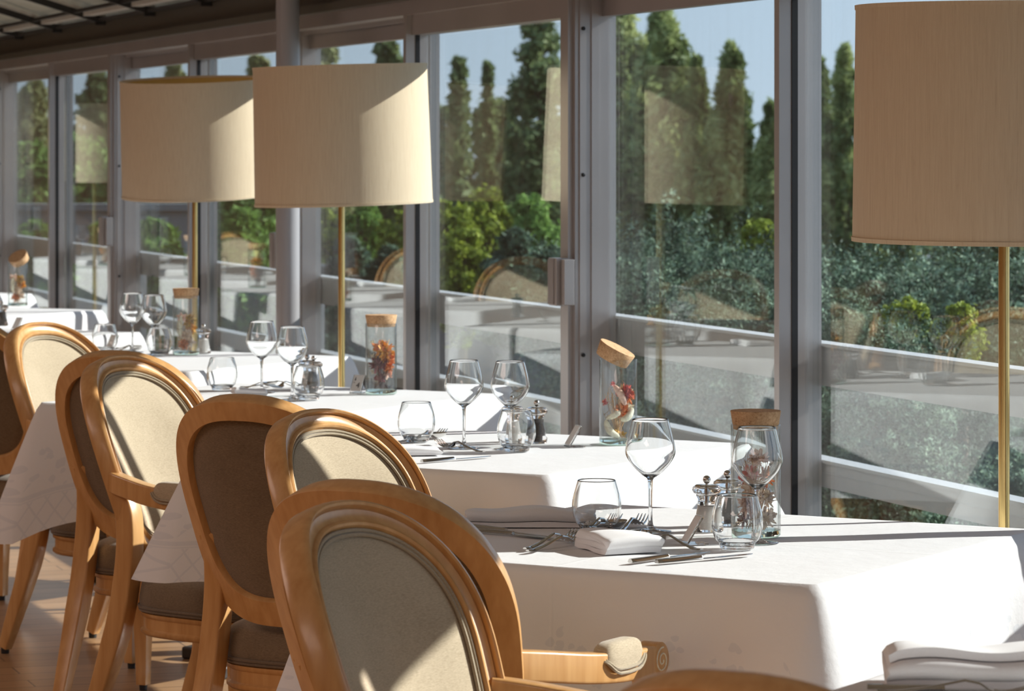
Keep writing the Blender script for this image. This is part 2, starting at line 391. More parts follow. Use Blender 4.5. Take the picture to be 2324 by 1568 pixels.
VI, VO = 3.37, 3.42       # glass planes of the inner and outer sashes
HB, HT = .11, 1.837
mods = [(-.58, 1.15, 2.78), (2.78, 4.36, 6.14), (6.14, 7.894, 9.50), (9.50, 11.19, 12.86), (12.86, 14.51, 16.22), (16.22, 17.82, 19.62), (19.62, 21.3, 23.0)]
sash_labels = []
for k, (u0, um, u1) in enumerate(mods):
    w = bpy.data.objects.new('window_%d' % (k+1), None); C.objects.link(w); w.rotation_euler = (0, 0, A); struct(w)
    # jamb at the far end: tall profile with grooves
    b = MB(); b.box((3.312, u1-.02, .035), (3.44, u1+.028, 1.905)); b.box((3.325, u1-.027, .035), (3.345, u1-.02, 1.905))
    b.box((3.362, u1-.026, .035), (3.385, u1-.02, 1.905))
    j = b.build('jamb', M['frame'], w, smooth=False)
    b = MB()
    for hz in (.84, 1.37, 1.80): b.lathe([(.0, 0), (.006, 0), (.006, .004), (.004, .005), (0, .005)], 10, M4=Matrix.Translation((3.335, u1-.027, hz)) @ Matrix.Rotation(PI/2, 4, 'X'))
    b.build('screw', M['rubber'], j)
    # outer sash (far half)
    a0, a1 = um+.045, u1-.0
    b = MB()
    b.box((VO-.024, a0, HB-.07), (VO+.012, a0+.035, HT+.06)); b.box((VO-.024, a1-.01, HB-.07), (VO+.012, a1+.02, HT+.06))
    b.box((VO-.024, a0+.035, HB-.07), (VO+.012, a1-.01, HB)); b.box((VO-.024, a0+.035, HT), (VO+.012, a1-.01, HT+.06))
    s = b.build('outer_sash', M['frame'], w, smooth=False)
    b = MB(); b.box((VO-.020, a1-.018, HB), (VO+.006, a1-.009, HT)); b.box((VO-.018, a0+.034, HB), (VO+.006, a0+.038, HT)); b.build('gasket', M['rubber'], s, smooth=False)
    b = MB(); b.box((VO-.003, a0+.02, HB-.01), (VO+.003, a1-.005, HT+.01)); b.build('glass_pane', M['pane'], s, smooth=False)
    # inner sash (near half)
    c0, c1 = u0+.0, um
    b = MB()
    b.box((3.297, c1-.002, HB-.07), (VI+.008, c1+.03, HT+.068)); b.box((3.297, c0, HB-.07), (VI+.008, c0+.068, HT+.068))
    b.box((3.318, c0+.068, HB-.07), (VI+.008, c1-.002, HB)); b.box((3.318, c0+.068, HT), (VI+.008, c1-.002, HT+.068))
    s = b.build('inner_sash', M['frame'], w, smooth=False)
    b = MB(); b.box((3.330, c1-.006, HB), (3.346, c1-.001, HT)); b.box((3.335, c0+.067, HB), (3.368, c0+.072, HT)); b.build('gasket', M['rubber'], s, smooth=False)
    b = MB(); b.box((VI-.003, c0+.06, HB-.01), (VI+.003, c1+.005, HT+.01)); b.build('glass_pane', M['pane'], s, smooth=False)
    hb = MB(); z0, z1 = .985, 1.125
    hb.box((3.255, c0-.015, z0), (3.297, c0+.055, z1))
    for q in range(5): hb.box((3.250, c0+.004+q*.010, z0+.004), (3.256, c0+.009+q*.010, z1-.004))
    hb.box((3.268, c0-.05, z0+.003), (3.300, c0-.022, z1-.003))
    hb.build('sash_handle', M['frame'], s, smooth=False, bevel=.0015)
# round steel column
for u in (12.27, 5.55):
    x, y = bw(3.16, u)
    b = MB(); b.lathe([(.044, 0), (.044, 2.5)], 32, capt=True); b.lathe([(.06, 0), (.06, .015), (.044, .018)], 32)
    tag(b.build('steel_column', M['column'], loc=(x, y, 0)), 'slim round grey steel column in front of the window frames' if u > 10 else 'round steel column beyond the right edge of the view', 'column')
# ceiling: sloping awning fabric between black bars
SL = .30
def cz(v): return EAVE + SL*(3.30-v)
b = MB(); nu = 300; us = np.linspace(-4, 26, nu+1); vs_ = np.linspace(3.42, -4.2, 26)
pts = []; fcs = []
for i, v in enumerate(vs_):
    for j, u in enumerate(us):
        ph = ((u-14.1)/1.13) % 1.0
        sag = .05*math.sin(PI*ph)**.6 + .012*math.sin(v*9+3*math.sin(u*2))
        pts.append((v, u, cz(v)+.07-sag))
for i in range(len(vs_)-1):
    for j in range(nu):
        a = i*(nu+1)+j; fcs.append((a, a+1, a+nu+2, a+nu+1))
b.add(pts, fcs); struct(b.build('ceiling', M['awning'], rotz=A))
b = MB()
for k in range(-15, 11):
    u = 14.1+1.13*k
    p = [(3.30, u, cz(3.30)-.005), (-4.2, u, cz(-4.2)-.005)]
    b.sweep(p, [(-.011, -.016), (.011, -.016), (.011, .016), (-.011, .016)])
    b.box((3.25, u-.014, EAVE-.022), (3.31, u+.014, EAVE+.02))
b.box((3.262, -4, EAVE-.004), (3.285, 26, EAVE+.012)); b.box((3.14, -4, cz(3.15)-.012), (3.156, 26, cz(3.15)+.004))
struct(b.build('trim_4', M['bars'], smooth=False, rotz=A))
b = MB()
for k in range(-15, 11):
    u = 14.1+1.13*k
    b.sweep([(3.30, u+.02, cz(3.30)+.016), (-4.2, u+.02, cz(-4.2)+.016)], [(-.03, -.012), (.03, -.012), (.03, .012), (-.03, .012)])
b.box((3.19, -4, cz(3.22)-.004), (3.24, 26, cz(3.22)+.02))
struct(b.build('trim_5', M['roofwhite'], smooth=False, rotz=A))

# outside: two-board guard rail
VR = 3.465
def rail(z0, z1, label, name='guard_rail_board'):
    b = MB(); b.box((VR-.02, -4, z0), (VR+.02, 26, z1)); 
    if z1 < .8: b.box((VR-.022, -4, z0+.035), (VR-.019, 26, z0+.037))
    b.box((VR-.028, -4, z1), (VR+.03, 26, z1+.008))
    return b
g = thing('guard_rail', 'light grey two-board guard rail running outside the windows', 'railing', (0, 0, 0), A)
rail(.846, .946, '').build('rail_board', M['rail'], g, smooth=False)
rail(.590, .652, '').build('rail_board', M['rail'], g, smooth=False)
for u in (0.3, 3.0, 6.35, 9.72, 13.1, 16.45, 19.8, 23.):
    b = MB(); b.box((VR+.02, u, -.15), (VR+.06, u+.04, .86)); b.build('rail_post', M['rail'], g, smooth=False)

# ------------------------------------------------------------------ garden
def PX(px, y, d):      # a point of the garden at depth d seen in direction (px, y)
    return ((px-1162)/7750*d, d, 1.437-(y-345)/7750*d)
b = MB(); n = 40
xs = np.linspace(-70, 90, n); ys = np.linspace(-5, 160, n); pts = []; fcs = []
for y in ys:
    for x in xs:
        v = CA*x+SA*y; d = max(0, v-3.8)
        pts.append((x, y, -1.0-min(7.5, .12*d)+.12*noise.noise(Vector((x*.2, y*.2, 0))) if v > 3.5 else -1.0))
for i in range(n-1):
    for j in range(n-1):
        a = i*n+j; fcs.append((a, a+1, a+n+1, a+n))
b.add(pts, fcs); o = struct(b.build('ground', M['ground']))

def leaves(name, centers, normals, size, mat, parent, elong=1.6, jitter=1.0):
    n = len(centers)
    c = np.asarray(centers); nr = np.asarray(normals)+jitter*rng.normal(size=(n, 3))*.6
    nr /= np.linalg.norm(nr, axis=1)[:, None]+1e-9
    t = rng.normal(size=(n, 3)); t -= (t*nr).sum(1)[:, None]*nr; t /= np.linalg.norm(t, axis=1)[:, None]+1e-9
    bt = np.cross(nr, t); s = size*rng.uniform(.55, 1.25, n)[:, None]
    v = np.empty((n, 4, 3)); v[:, 0] = c-t*s*elong; v[:, 1] = c-bt*s*.7+t*s*.1; v[:, 2] = c+t*s*elong; v[:, 3] = c+bt*s*.7-t*s*.1
    me = bpy.data.meshes.new(name)
    me.vertices.add(n*4); me.vertices.foreach_set('co', v.reshape(-1))
    me.loops.add(n*4); me.loops.foreach_set('vertex_index', np.arange(n*4, dtype=np.int32))
    me.polygons.add(n); me.polygons.foreach_set('loop_start', np.arange(0, n*4, 4, dtype=np.int32))
    me.update(); me.validate(); me.materials.append(mat)
    o = bpy.data.objects.new(name, me); C.objects.link(o); o.parent = parent; return o
def tree(name, label, px, ytop, ybase, halfpx, depth, mat, kind, n, size, lean=0, cat='tree', group=None, gz=None):
    x, y, zt = PX(px, ytop, depth); zb = PX(px, ybase, depth)[2]; r = halfpx/7750*depth
    vloc = CA*x+SA*y; g0 = -1.0-min(7.5, .12*max(0, vloc-3.8))
    t = thing(name, label, cat, (x, y, g0-.05), 0, group)
    if kind == 'poplar': r *= 1.7 if px < 1600 else 1.45
    n = int(n*1.25)
    h = zt-zb; zb -= (g0-.05); d_sc = depth/15; cs = []; ns = []
    nc = {'poplar': 260, 'cone': 60, 'round': 60, 'juniper': 80, 'jmass': 900, 'wide': 150}[kind]
    blobs = []; jf = .46 if kind == 'jmass' else 1.0
    for i in range(nc):
        q = rng.uniform(0, 1)**.9; a = rng.uniform(0, 2*PI)
        if kind == 'poplar': prof = min(1, (1-q)**.75*1.08+.02)*min(1, .6+q*2.0)*(.78+.45*math.sin(a*2+q*9+px)**2)
        elif kind == 'cone': prof = (1-q)**.85
        elif kind in ('juniper', 'jmass'): prof = math.sqrt(max(0, 1-q*q))
        elif kind == 'wide':
            prof = math.sqrt(max(0, 1-(q*.98)**3))
        else: prof = math.sqrt(max(0, 1-(2*q-1)**2))**.8
        rr = r*prof*rng.uniform(.1, 1)**.6; br = r*(.16+.26*prof)*rng.uniform(.7, 1.2)
        if kind == 'poplar': br = r*(.045+.12*prof)*rng.uniform(.5, 1.5)
        if kind in ('wide', 'round', 'juniper', 'jmass'): br *= .72*jf
        blobs.append(((rr*math.cos(a)+lean*q*r, rr*math.sin(a)*.8, zb+q*h*.97), br))
    per = n//nc
    for (c, br) in blobs:
        d = rng.normal(size=(per, 3)); d /= np.linalg.norm(d, axis=1)[:, None]
        k = np.abs(rng.normal(.72, .42, per))[:, None]
        st = np.array([1, 1, 2.3 if kind == 'poplar' else (.7 if kind in ('juniper', 'jmass') else 1.0)])
        cs.append(np.array(c)+d*k*br*st); ns.append(d)
        if kind in ('juniper', 'jmass'):      # pointed sprays
            m = per//3; dd = d[:m]*np.array([1, 1, .5]); tt = rng.uniform(1, 1.9, m)[:, None]
            cs.append(np.array(c)+dd*tt*br); ns.append(rng.normal(size=(m, 3)))
    if kind == 'jmass':
        cs = []; ns = []; ns_ = 420; m = n//ns_
        for i in range(ns_):
            q = rng.uniform(0, 1)**.55; a = rng.uniform(0, 2*PI); rad = r*min(1, (1-q)*3.2+.12)**.8*rng.uniform(.15, 1)**.5
            p0 = np.array([rad*math.cos(a), rad*math.sin(a)*.7, zb+h*q*.87-.15*(rad/r)])
            d = np.array([math.cos(a)+rng.normal()*.7, math.sin(a)+rng.normal()*.7, rng.uniform(.1, 1.1)]); d /= np.linalg.norm(d)
            L = rng.uniform(.22, .48)*d_sc; t_ = np.linspace(0, 1, m)[:, None]
            w_ = (.048*(1-t_)**.7+.008)*d_sc
            cs.append(p0+d*L*t_+np.array([0, 0, -.06])*t_*t_*L+rng.normal(size=(m, 3))*w_); ns.append(np.tile(d, (m, 1))+rng.normal(size=(m, 3))*.8)
    leaves('foliage', np.concatenate(cs), np.concatenate(ns), size, M[mat], t, elong=2.2 if kind in ('juniper', 'jmass', 'poplar') else 1.4)
    b = MB(); tr = max(.04, r*.09)
    b.tube(smooth_path([(0, 0, 0), (lean*r*.1, 0, zb*.6+.1*h), (lean*r*.5, 0, zb+h*.5), (lean*r*.85, 0, zb+h*.8)], 4), tr, 8, scales=[1-.05*i for i in range(13)])
    for i in range(4):
        z = zb+h*(.15+.18*i); a = rng.uniform(0, 6.28)
        b.tube([(0, 0, z), (r*.35*math.cos(a), r*.35*math.sin(a), z+h*.12)], tr*.4, 6)
    b.build('trunk', M['bark'], t)
    return t
POP = 'tall trees beyond the garden'
tree('poplar_tree', 'broad bright poplar whose crown fills the window left of the central mullion', 1520, 12, 760, 108, 62, 'poplar', 'poplar', 39000, .050, -.1)
tree('poplar_tree', 'tall poplar against the dark window post at its left', 1405, -40, 760, 95, 66, 'poplar', 'poplar', 31200, .050)
tree('poplar_tree', 'narrow pointed poplar standing alone left of the widest mullion', 1668, 85, 760, 72, 60, 'poplar', 'poplar', 26000, .050, -.1)
tree('poplar_tree', 'lower poplar forming the right shoulder of the broad bright one', 1590, 118, 760, 44, 61, 'poplar', 'poplar', 16000, .050, -.1)
tree('poplar_tree', 'shorter poplar tucked behind the widest mullion', 1748, 225, 760, 52, 58, 'poplar', 'poplar', 15600, .050)
tree('poplar_tree', 'slim poplar at the left edge of the rightmost window', 1862, 120, 760, 50, 60, 'poplar', 'poplar', 18200, .050)
tree('poplar_tree', 'slightly taller poplar leaning beside the large right lampshade', 1925, 88, 760, 58, 64, 'poplar', 'poplar', 20800, .050, -.1)
tree('poplar_tree', 'poplar mostly hidden behind the large right lampshade', 2010, 200, 760, 60, 60, 'poplar', 'poplar', 15600, .050)
tree('dark_tree', 'dark dense tree seen through the window left of the handle post', 1225, 30, 700, 88, 70, 'darktree', 'wide', 24000, .065, 0)
tree('young_conifer', 'small pointed conifer with sky on both sides', 1042, 112, 640, 46, 58, 'darktree', 'cone', 6000, .09, 0)
tree('young_conifer', 'thin sparse conifer between the small pointed one and the dark tree', 1108, 130, 640, 24, 60, 'darktree', 'cone', 1800, .09, 0)
tree('dark_tree', 'dark tree top between the middle shade and its mullion', 878, 60, 680, 52, 66, 'darktree', 'wide', 14000, .065, 0)
tree('olive_green_tree', 'yellowish green tree just right of the round steel column', 742, 90, 680, 56, 64, 'olive', 'wide', 14400, .065, 0)
tree('olive_green_tree', 'pale feathery tree above the gap between the two left shades', 588, 118, 660, 50, 66, 'olive', 'wide', 10800, .065, 0)
tree('olive_green_tree', 'pale tree top behind the narrow pane over the left shade', 395, 130, 660, 40, 70, 'olive', 'wide', 9000, .065, 0)
tree('dark_tree', 'dark spreading tree in the narrow window left of the left shade', 225, 150, 640, 60, 64, 'darktree', 'wide', 14000, .065, 0)
tree('olive_green_tree', 'tree in the far left window pane', 70, 178, 640, 60, 62, 'olive', 'wide', 12600, .065, 0)
for i, (px, yt, hw, mt, lb) in enumerate([(1130, 215, 95, 'darktree', 'rounded forest tree low between the conifers and the dark tree'), (1010, 235, 70, 'darktree', 'forest tree beside the middle lampshade edge'),
        (1320, 260, 90, 'darktree', 'forest tree behind the handle post'), (1610, 270, 100, 'darktree', 'forest tree low between the poplars'), (1790, 330, 90, 'darktree', 'forest tree behind the right mullion'),
        (2080, 300, 110, 'darktree', 'forest tree behind the right lampshade'), (2260, 320, 110, 'darktree', 'forest tree at the right edge behind the lamp pole'),
        (820, 260, 90, 'darktree', 'forest tree behind the middle lampshade'), (640, 280, 90, 'darktree', 'forest tree behind the steel column'), (480, 250, 90, 'darktree', 'forest tree behind the left shade'), (300, 260, 80, 'darktree', 'forest tree behind the left post'), (130, 250, 80, 'darktree', 'forest tree behind the second left mullion')]):
    tree('forest_tree', lb, px, yt, 800, hw, 74+(i % 3)*13, mt, 'wide', 11000, .09, 0)
JUN = [(1440, 470, 85, 19), (1560, 520, 80, 17), (1690, 520, 75, 18), (1500, 600, 90, 14), (1640, 690, 90, 13), (1905, 560, 85, 15), (2010, 580, 80, 16), (2120, 555, 90, 17), (2230, 590, 80, 15), (2330, 560, 80, 16), (1960, 700, 110, 12), (1860, 640, 60, 13)]
JL = ['blue-green juniper just right of the dark window post', 'juniper under the reflected lampshade', 'juniper touching the widest mullion', 'low juniper behind the reflected chair back', 'low juniper above the guard rail left of the mullion', 'feathery juniper right of the widest mullion',
      'juniper beneath the left rim of the right shade', 'tall juniper under the right lampshade', 'dark juniper left of the right brass pole', 'juniper right of the right brass pole', 'low juniper above the guard rail in the right window', 'small juniper close against the right mullion']
for (px, yt, hw, d), lb in zip(JUN, JL):
    tree('juniper_bush', lb, px, yt, 1330, hw*1.7, d, 'juniper', 'jmass', 46000, .0065*d/15, 0, 'bush', None)
SH = [(1010, 445, 60, 26, 'shrub'), (1100, 430, 70, 28, 'shrub'), (1200, 440, 70, 27, 'hedge'), (1050, 520, 70, 22, 'shrub'), (1170, 520, 75, 21, 'juniper'), (1250, 560, 60, 20, 'juniper'),
      (740, 470, 60, 27, 'shrub'), (830, 465, 60, 27, 'hedge'), (905, 480, 50, 26, 'shrub'), (790, 540, 70, 22, 'juniper'), (880, 560, 60, 21, 'juniper'), (2065, 680, 60, 12.5, 'shrub'), (2180, 690, 50, 12.2, 'shrub'), (1725, 500, 45, 20, 'shrub')]
SHL = ['yellow-green shrub right of the middle lampshade', 'sunlit yellow-green shrub under the young conifers', 'green shrub below the dark tree', 'lower yellow shrub behind the reflected jar', 'blue-green bush beside the sash handle', 'bush touching the handle post',
       'yellow shrub beside the middle brass pole', 'green shrub right of the middle brass pole', 'yellow shrub against the middle mullion', 'low blue-green bush behind the reflected chairs', 'low bush left of the middle mullion',
       'bright lime shrub below the right lampshade', 'small lime shrub left of the right brass pole', 'yellow-green shrub left of the widest mullion']
for (px, yt, hw, d, mt), lb in zip(SH, SHL):
    tree('garden_shrub', lb, px, yt, yt+(260 if px < 1700 else 160), hw, d, mt, 'round' if mt != 'juniper' else 'juniper', 10000, .016*d/20, 0, 'shrub')
HD = [(60, 330, 70, 34), (180, 320, 80, 36), (300, 330, 70, 35), (420, 325, 80, 36), (540, 330, 80, 35), (350, 505, 60, 24), (240, 510, 50, 24), (90, 505, 60, 25), (550, 480, 50, 24)]
HL = ['green hedge in the far left window', 'green hedge behind the reflected shade at far left', 'hedge behind the left post', 'bright hedge under the left lampshade', 'hedge left of the steel column', 'leafy bush below the grey parapet under the left lampshade', 'leafy bush beside the left sash handle', 'leafy bush below the parapet at the far left', 'dark bush beside the steel column']
for (px, yt, hw, d), lb in zip(HD, HL):
    tree('garden_hedge', lb, px, yt, yt+260, hw*1.2, d, 'hedge', 'wide', 8000, .04, 0, 'hedge')
# low garden walls
def gwall(name, px0, px1, ytop, d, mat, label, th=.3):
    p0, p1 = PX(px0, ytop, d), PX(px1, ytop, d)
    b = MB(); b.box((p0[0], d, -9), (p1[0], d+th, p0[2])); b.box((p0[0], d-.05, p0[2]), (p1[0], d+th+.05, p0[2]+.06))
    tag(b.build(name, mat, smooth=False), label, 'wall')
gwall('garden_wall', 690, 1640, 622, 24, M['stone'], 'dark grey garden wall behind the reflected chairs')
gwall('garden_parapet', -60, 470, 478, 30, M['paleconcrete'], 'pale grey parapet beyond the two left windows')

# ================================================================== CHAIR
WO, HO, WI, HI, ZC, LEAN, PT, PB, KT, CV = .416, .522, .349, .422, .692, .375, 2.42, 3.3, .126, .076
HO2 = .522
sl, cl = math.sin(LEAN), math.cos(LEAN)
def back_pt(s, u, d):
    q = s/.23; y = -u*sl+CV*q*q; z = ZC+u*cl
    dn = 2*CV*q/.23
    nv = Vector((-dn, cl, sl)).normalized()
    return Vector((s, y, z))+nv*d
def oval(th, w, h, zi=0):
    c, s_ = math.cos(th), math.sin(th); p = PT if s_ > 0 else PB
    un = math.copysign(abs(s_)**(2/p), s_); sn = math.copysign(abs(c)**(2/p), c)*(1+KT*un)
    return sn*w/2, un*h/2+zi
def back_ring():
    b = MB(); nt_ = 112
    sec = [(0, -.006), (.015, -.018), (.035, -.020), (.5, -.020), (.965, -.020), (1.0, -.0175), (1.02, -.008), (1.03, .004), (1.02, .014), (.97, .021), (.90, .0235), (.82, .0215), (.785, .015), (.76, .013), (.70, .0155), (.5, .014), (.34, .017), (.30, .021), (.22, .023), (.14, .021), (.10, .016), (.0, .012)]
    vs = []; m = len(sec)
    for i in range(nt_):
        th = 2*PI*i/nt_
        so, uo = oval(th, WO, HO); si, ui = oval(th, WI-.006, HI-.006, .008)
        for a, d in sec: vs.append(back_pt(si+(so-si)*a, ui+(uo-ui)*a, d))
    fs = []
    for i in range(nt_):
        j = (i+1) % nt_
        for k in range(m):
            l = (k+1) % m; fs.append((i*m+k, i*m+l, j*m+l, j*m+k))
    return b.add(vs, fs)
def back_pad(front):
    b = MB(); nt_ = 96; rings = 12; vs = [back_pt(0, .008, .024 if front else -.011)]; fs = []
    for r in range(1, rings+1):
        a = r/rings; k = a if r < rings else 1.0
        for i in range(nt_):
            th = 2*PI*i/nt_; s, u = oval(th, (WI-.004)*k, (HI-.004)*k, .008)
            bul = (1-a**5)
            d = (.010+.015*bul) if front else (-.005-.007*bul)
            vs.append(back_pt(s, u, d))
    for i in range(nt_): fs.append((0, 1+i, 1+(i+1) % nt_))
    for r in range(1, rings):
        for i in range(nt_):
            j = (i+1) % nt_; a = 1+(r-1)*nt_; c = 1+r*nt_
            fs.append((a+i, c+i, c+j, a+j))
    return b.add(vs, fs)
def back_piping(front):
    b = MB()
    for k, r in ((.985, .0032), (.955, .0030)) if front else ((.99, .0022),):
        path = []
        for i in range(112):
            s, u = oval(2*PI*i/112, WI*k, HI*k, .008); path.append(back_pt(s, u, .0165 if front else -.012))
        b.tube(path, r, 6, closed=True, up=(0, 1, .3))
    return b
def seat_outline(n=72, grow=0.0):
    pts = []
    for i in range(n):
        th = 2*PI*i/n; c, s_ = math.cos(th), math.sin(th)
        p = 3.4; x = math.copysign(abs(c)**(2/p), c); y = math.copysign(abs(s_)**(2/p), s_)
        hw = .205+.038*(y+1)/2*1.0
        pts.append((x*(hw+grow), .305+y*(.205+grow)+.018*(1-x*x)*(1 if y > 0 else -.3)))
    return pts
def seat_mesh(zb, zt, dome):
    b = MB(); ol = seat_outline(); n = len(ol); cx, cy = 0, .305; vs = []; fs = []
    rows = [(.985, zb), (1.02, zb+.014), (1.025, zb+(zt-zb)*.45), (1.0, zt-.008), (.95, zt+.002)]
    for q in (.85, .7, .5, .3, .12): rows.append((q, zt+.002+dome*(1-q*q)))
    for k, z in rows:
        for x, y in ol: vs.append((cx+(x-cx)*k, cy+(y-cy)*k, z))
    vs.append((cx, cy, zt+.002+dome))
    for r in range(len(rows)-1):
        for i in range(n):
            j = (i+1) % n; fs.append((r*n+i, r*n+j, (r+1)*n+j, (r+1)*n+i))
    for i in range(n): fs.append(((len(rows)-1)*n+i, (len(rows)-1)*n+(i+1) % n, len(vs)-1))
    fs.append(tuple(range(n-1, -1, -1)))
    return b.add(vs, fs)
def chair_proto(label, loc, rz):
    t = thing('armchair', label, 'chair', loc, rz, 'oval-backed armchairs along the tables')
    fr = back_ring().build('back_frame', M['wood'], t, autosm=38)
    bp = back_pad(True).build('backrest', M['fabric'], t); back_piping(True).build('piping', M['piping'], bp)
    rp = back_pad(False).build('backrest_rear', M['fabric_dark'], t); rp['label'] = 'darker taupe fabric on the rear of the back'
    st = seat_mesh(.352, .425, .034).build('seat', M['fabric_dark'], t)
    b = MB()
    for z, g in ((.357, .004), (.364, .006)): b.tube([(x, y, z) for x, y in seat_outline(72, g)], .0035, 6, closed=True)
    b.build('seat_piping', M['piping_dark'], st)
    b = MB(); n = 72; vs = []; fs = []
    rows = [(-.03, .300), (-.004, .297), (.002, .303), (.002, .310), (-.004, .314), (-.004, .338), (.001, .342), (.002, .350), (-.004, .354), (-.05, .354)]
    for g, z in rows:
        for x, y in seat_outline(n, g): vs.append((x, y, z))
    for r in range(len(rows)-1):
        for i in range(n):
            j = (i+1) % n; fs.append((r*n+i, r*n+j, (r+1)*n+j, (r+1)*n+i))
    b.add(vs, fs); b.build('seat_rail', M['wood'], t, autosm=50)
    for sx in (-1, 1):
        # rear leg continuing up into the stile
        s0 = oval(PI*1.16, WO-.03, HO)
        top = back_pt(sx*.176, -.055, .0)
        path = smooth_path([(sx*.190, -.030, .018), (sx*.189, .002, .10), (sx*.187, .048, .22), (sx*.184, .080, .32), (sx*.180, .098, .42), (sx*.176, .105, .52), (sx*.172, .092, .60), tuple(top)], 5)
        n = len(path); sc = [(.66+.40*min(1, i/12), .70+.50*min(1, i/12)) if i < n-8 else (1.06-.022*(i-n+8), 1.2-.06*(i-n+8)) for i in range(n)]
        b = MB(); b.sweep(path, rsec(.044, .044, .25), up=(0, 1, 0), scales=sc)
        lg = b.build('leg', M['wood'], t, autosm=45)
        b = MB(); b.lathe([(0, 0), (.011, 0), (.012, .004), (.012, .02), (0, .02)], 12, c=(sx*.190, -.030, 0)); b.build('foot_glide', M['glide'], lg)
        # front leg, tapered with a carved panel
        b = MB(); x0, y0 = sx*.205, .455
        pth = [(x0, y0, .016), (x0, y0, .05), (x0, y0, .051), (x0, y0, .16), (x0, y0, .27), (x0, y0, .275), (x0, y0, .305)]
        b.sweep(pth, rsec(.05, .05, .12), up=(0, 1, 0), scales=[.58, .62, .60, .76, .92, 1.0, 1.0])
        lg = b.build('leg', M['wood'], t, autosm=30)
        b = MB(); b.lathe([(0, 0), (.010, 0), (.011, .016), (0, .016)], 12, c=(x0, y0, 0)); b.build('foot_glide', M['glide'], lg)
        # arm
        a0 = back_pt(sx*.186, .0-.035, .004)
        pa = smooth_path([(sx*.190, a0.y+.0, .655), (sx*.212, a0.y+.055, .648), (sx*.236, a0.y+.14, .636), (sx*.246, a0.y+.22, .628), (sx*.246, a0.y+.30, .624), (sx*.243, a0.y+.345, .622)], 5)
        n = len(pa)
        b = MB(); b.sweep(pa, rsec(.034, .048, .3), scales=[(1, 1) for _ in range(n)])
        e = pa[-1]
        Mx = Matrix.Translation((e.x-.0185, e.y+.012, e.z+.000)) @ Matrix.Rotation(PI/2, 4, 'Y')
        b.lathe([(0, 0), (.024, 0), (.029, .003), (.029, .034), (.024, .037), (0, .037)], 28, M4=Mx)
        arm = b.build('armrest', M['wood'], t, autosm=45)
        b = MB()
        for ss in (-1, 1):
            sp = []
            for k in range(40):
                a = k/39*3.6*PI; rr = .021*(1-k/39*.86)
                sp.append((e.x+ss*.0188, e.y+.012+rr*math.cos(a+1.4), e.z+rr*math.sin(a+1.4)))
            b.tube(sp, .0014, 5, up=(1, 0, 0))
        b.build('scroll_carving', M['cork'] if False else FL['cream'], arm)
        # pad on the arm
        b = MB(); vs = []; fs = []; cyc = a0.y+.235; cxp = sx*.246; nn = 28; rows = 8
        for r in range(rows+1):
            f = r/rows; k = math.cos(f*PI/2)**.55 if r < rows else 0
            z = .6465+.024*math.sin(f*PI/2)
            for i in range(nn):
                th = 2*PI*i/nn; c, s_ = math.cos(th), math.sin(th)
                x = math.copysign(abs(c)**.45, c)*.0205*(.93 if r == 0 else 1)*max(k, .02); y = math.copysign(abs(s_)**.45, s_)*.060*max(k, .02)**.7
                vs.append((cxp+x, cyc+y, z-(.021*(1-(abs(y)/.0625)**4)*(abs(x)/.0205)**1.5 if r == 0 else (.010*(1-(abs(y)/.0625)**4)*(abs(x)/.0205)**2 if r < 3 else 0))))
        for r in range(rows):
            for i in range(nn):
                j = (i+1) % nn; fs.append((r*nn+i, r*nn+j, (r+1)*nn+j, (r+1)*nn+i))
        fs.append(tuple(range(nn-1, -1, -1))); fs.append(tuple(rows*nn+i for i in range(nn)))
        b.add(vs, fs); pad = b.build('arm_pad', M['fabric'], t)
        b = MB()
        for q in (0, .0045):
            ring = []
            for i in range(32):
                th = 2*PI*i/32; c, s_ = math.cos(th), math.sin(th)
                y = math.copysign(abs(s_)**.45, s_)*(.062+q); x = math.copysign(abs(c)**.45, c)*(.0205+q*.4)
                ring.append((cxp+x, cyc+y, .6475-.9*q-.021*max(0, 1-(abs(y)/.0665)**4)*(abs(x)/.021)**1.5))
            b.tube(ring, .0027, 6, closed=True)
        b.build('piping', M['piping'], pad)
        # support under the arm
        b = MB(); pp = smooth_path([(sx*.243, a0.y+.325, .612), (sx*.242, a0.y+.330, .56), (sx*.238, a0.y+.325, .49), (sx*.232, a0.y+.335, .42), (sx*.224, a0.y+.350, .33)], 5)
        b.sweep(pp, rsec(.03, .034, .35), up=(0, 1, 0), scales=[1-.12*math.sin(PI*i/(len(pp)-1)) for i in range(len(pp))])
        b.build('arm_post', M['wood'], t, autosm=60)
    return t
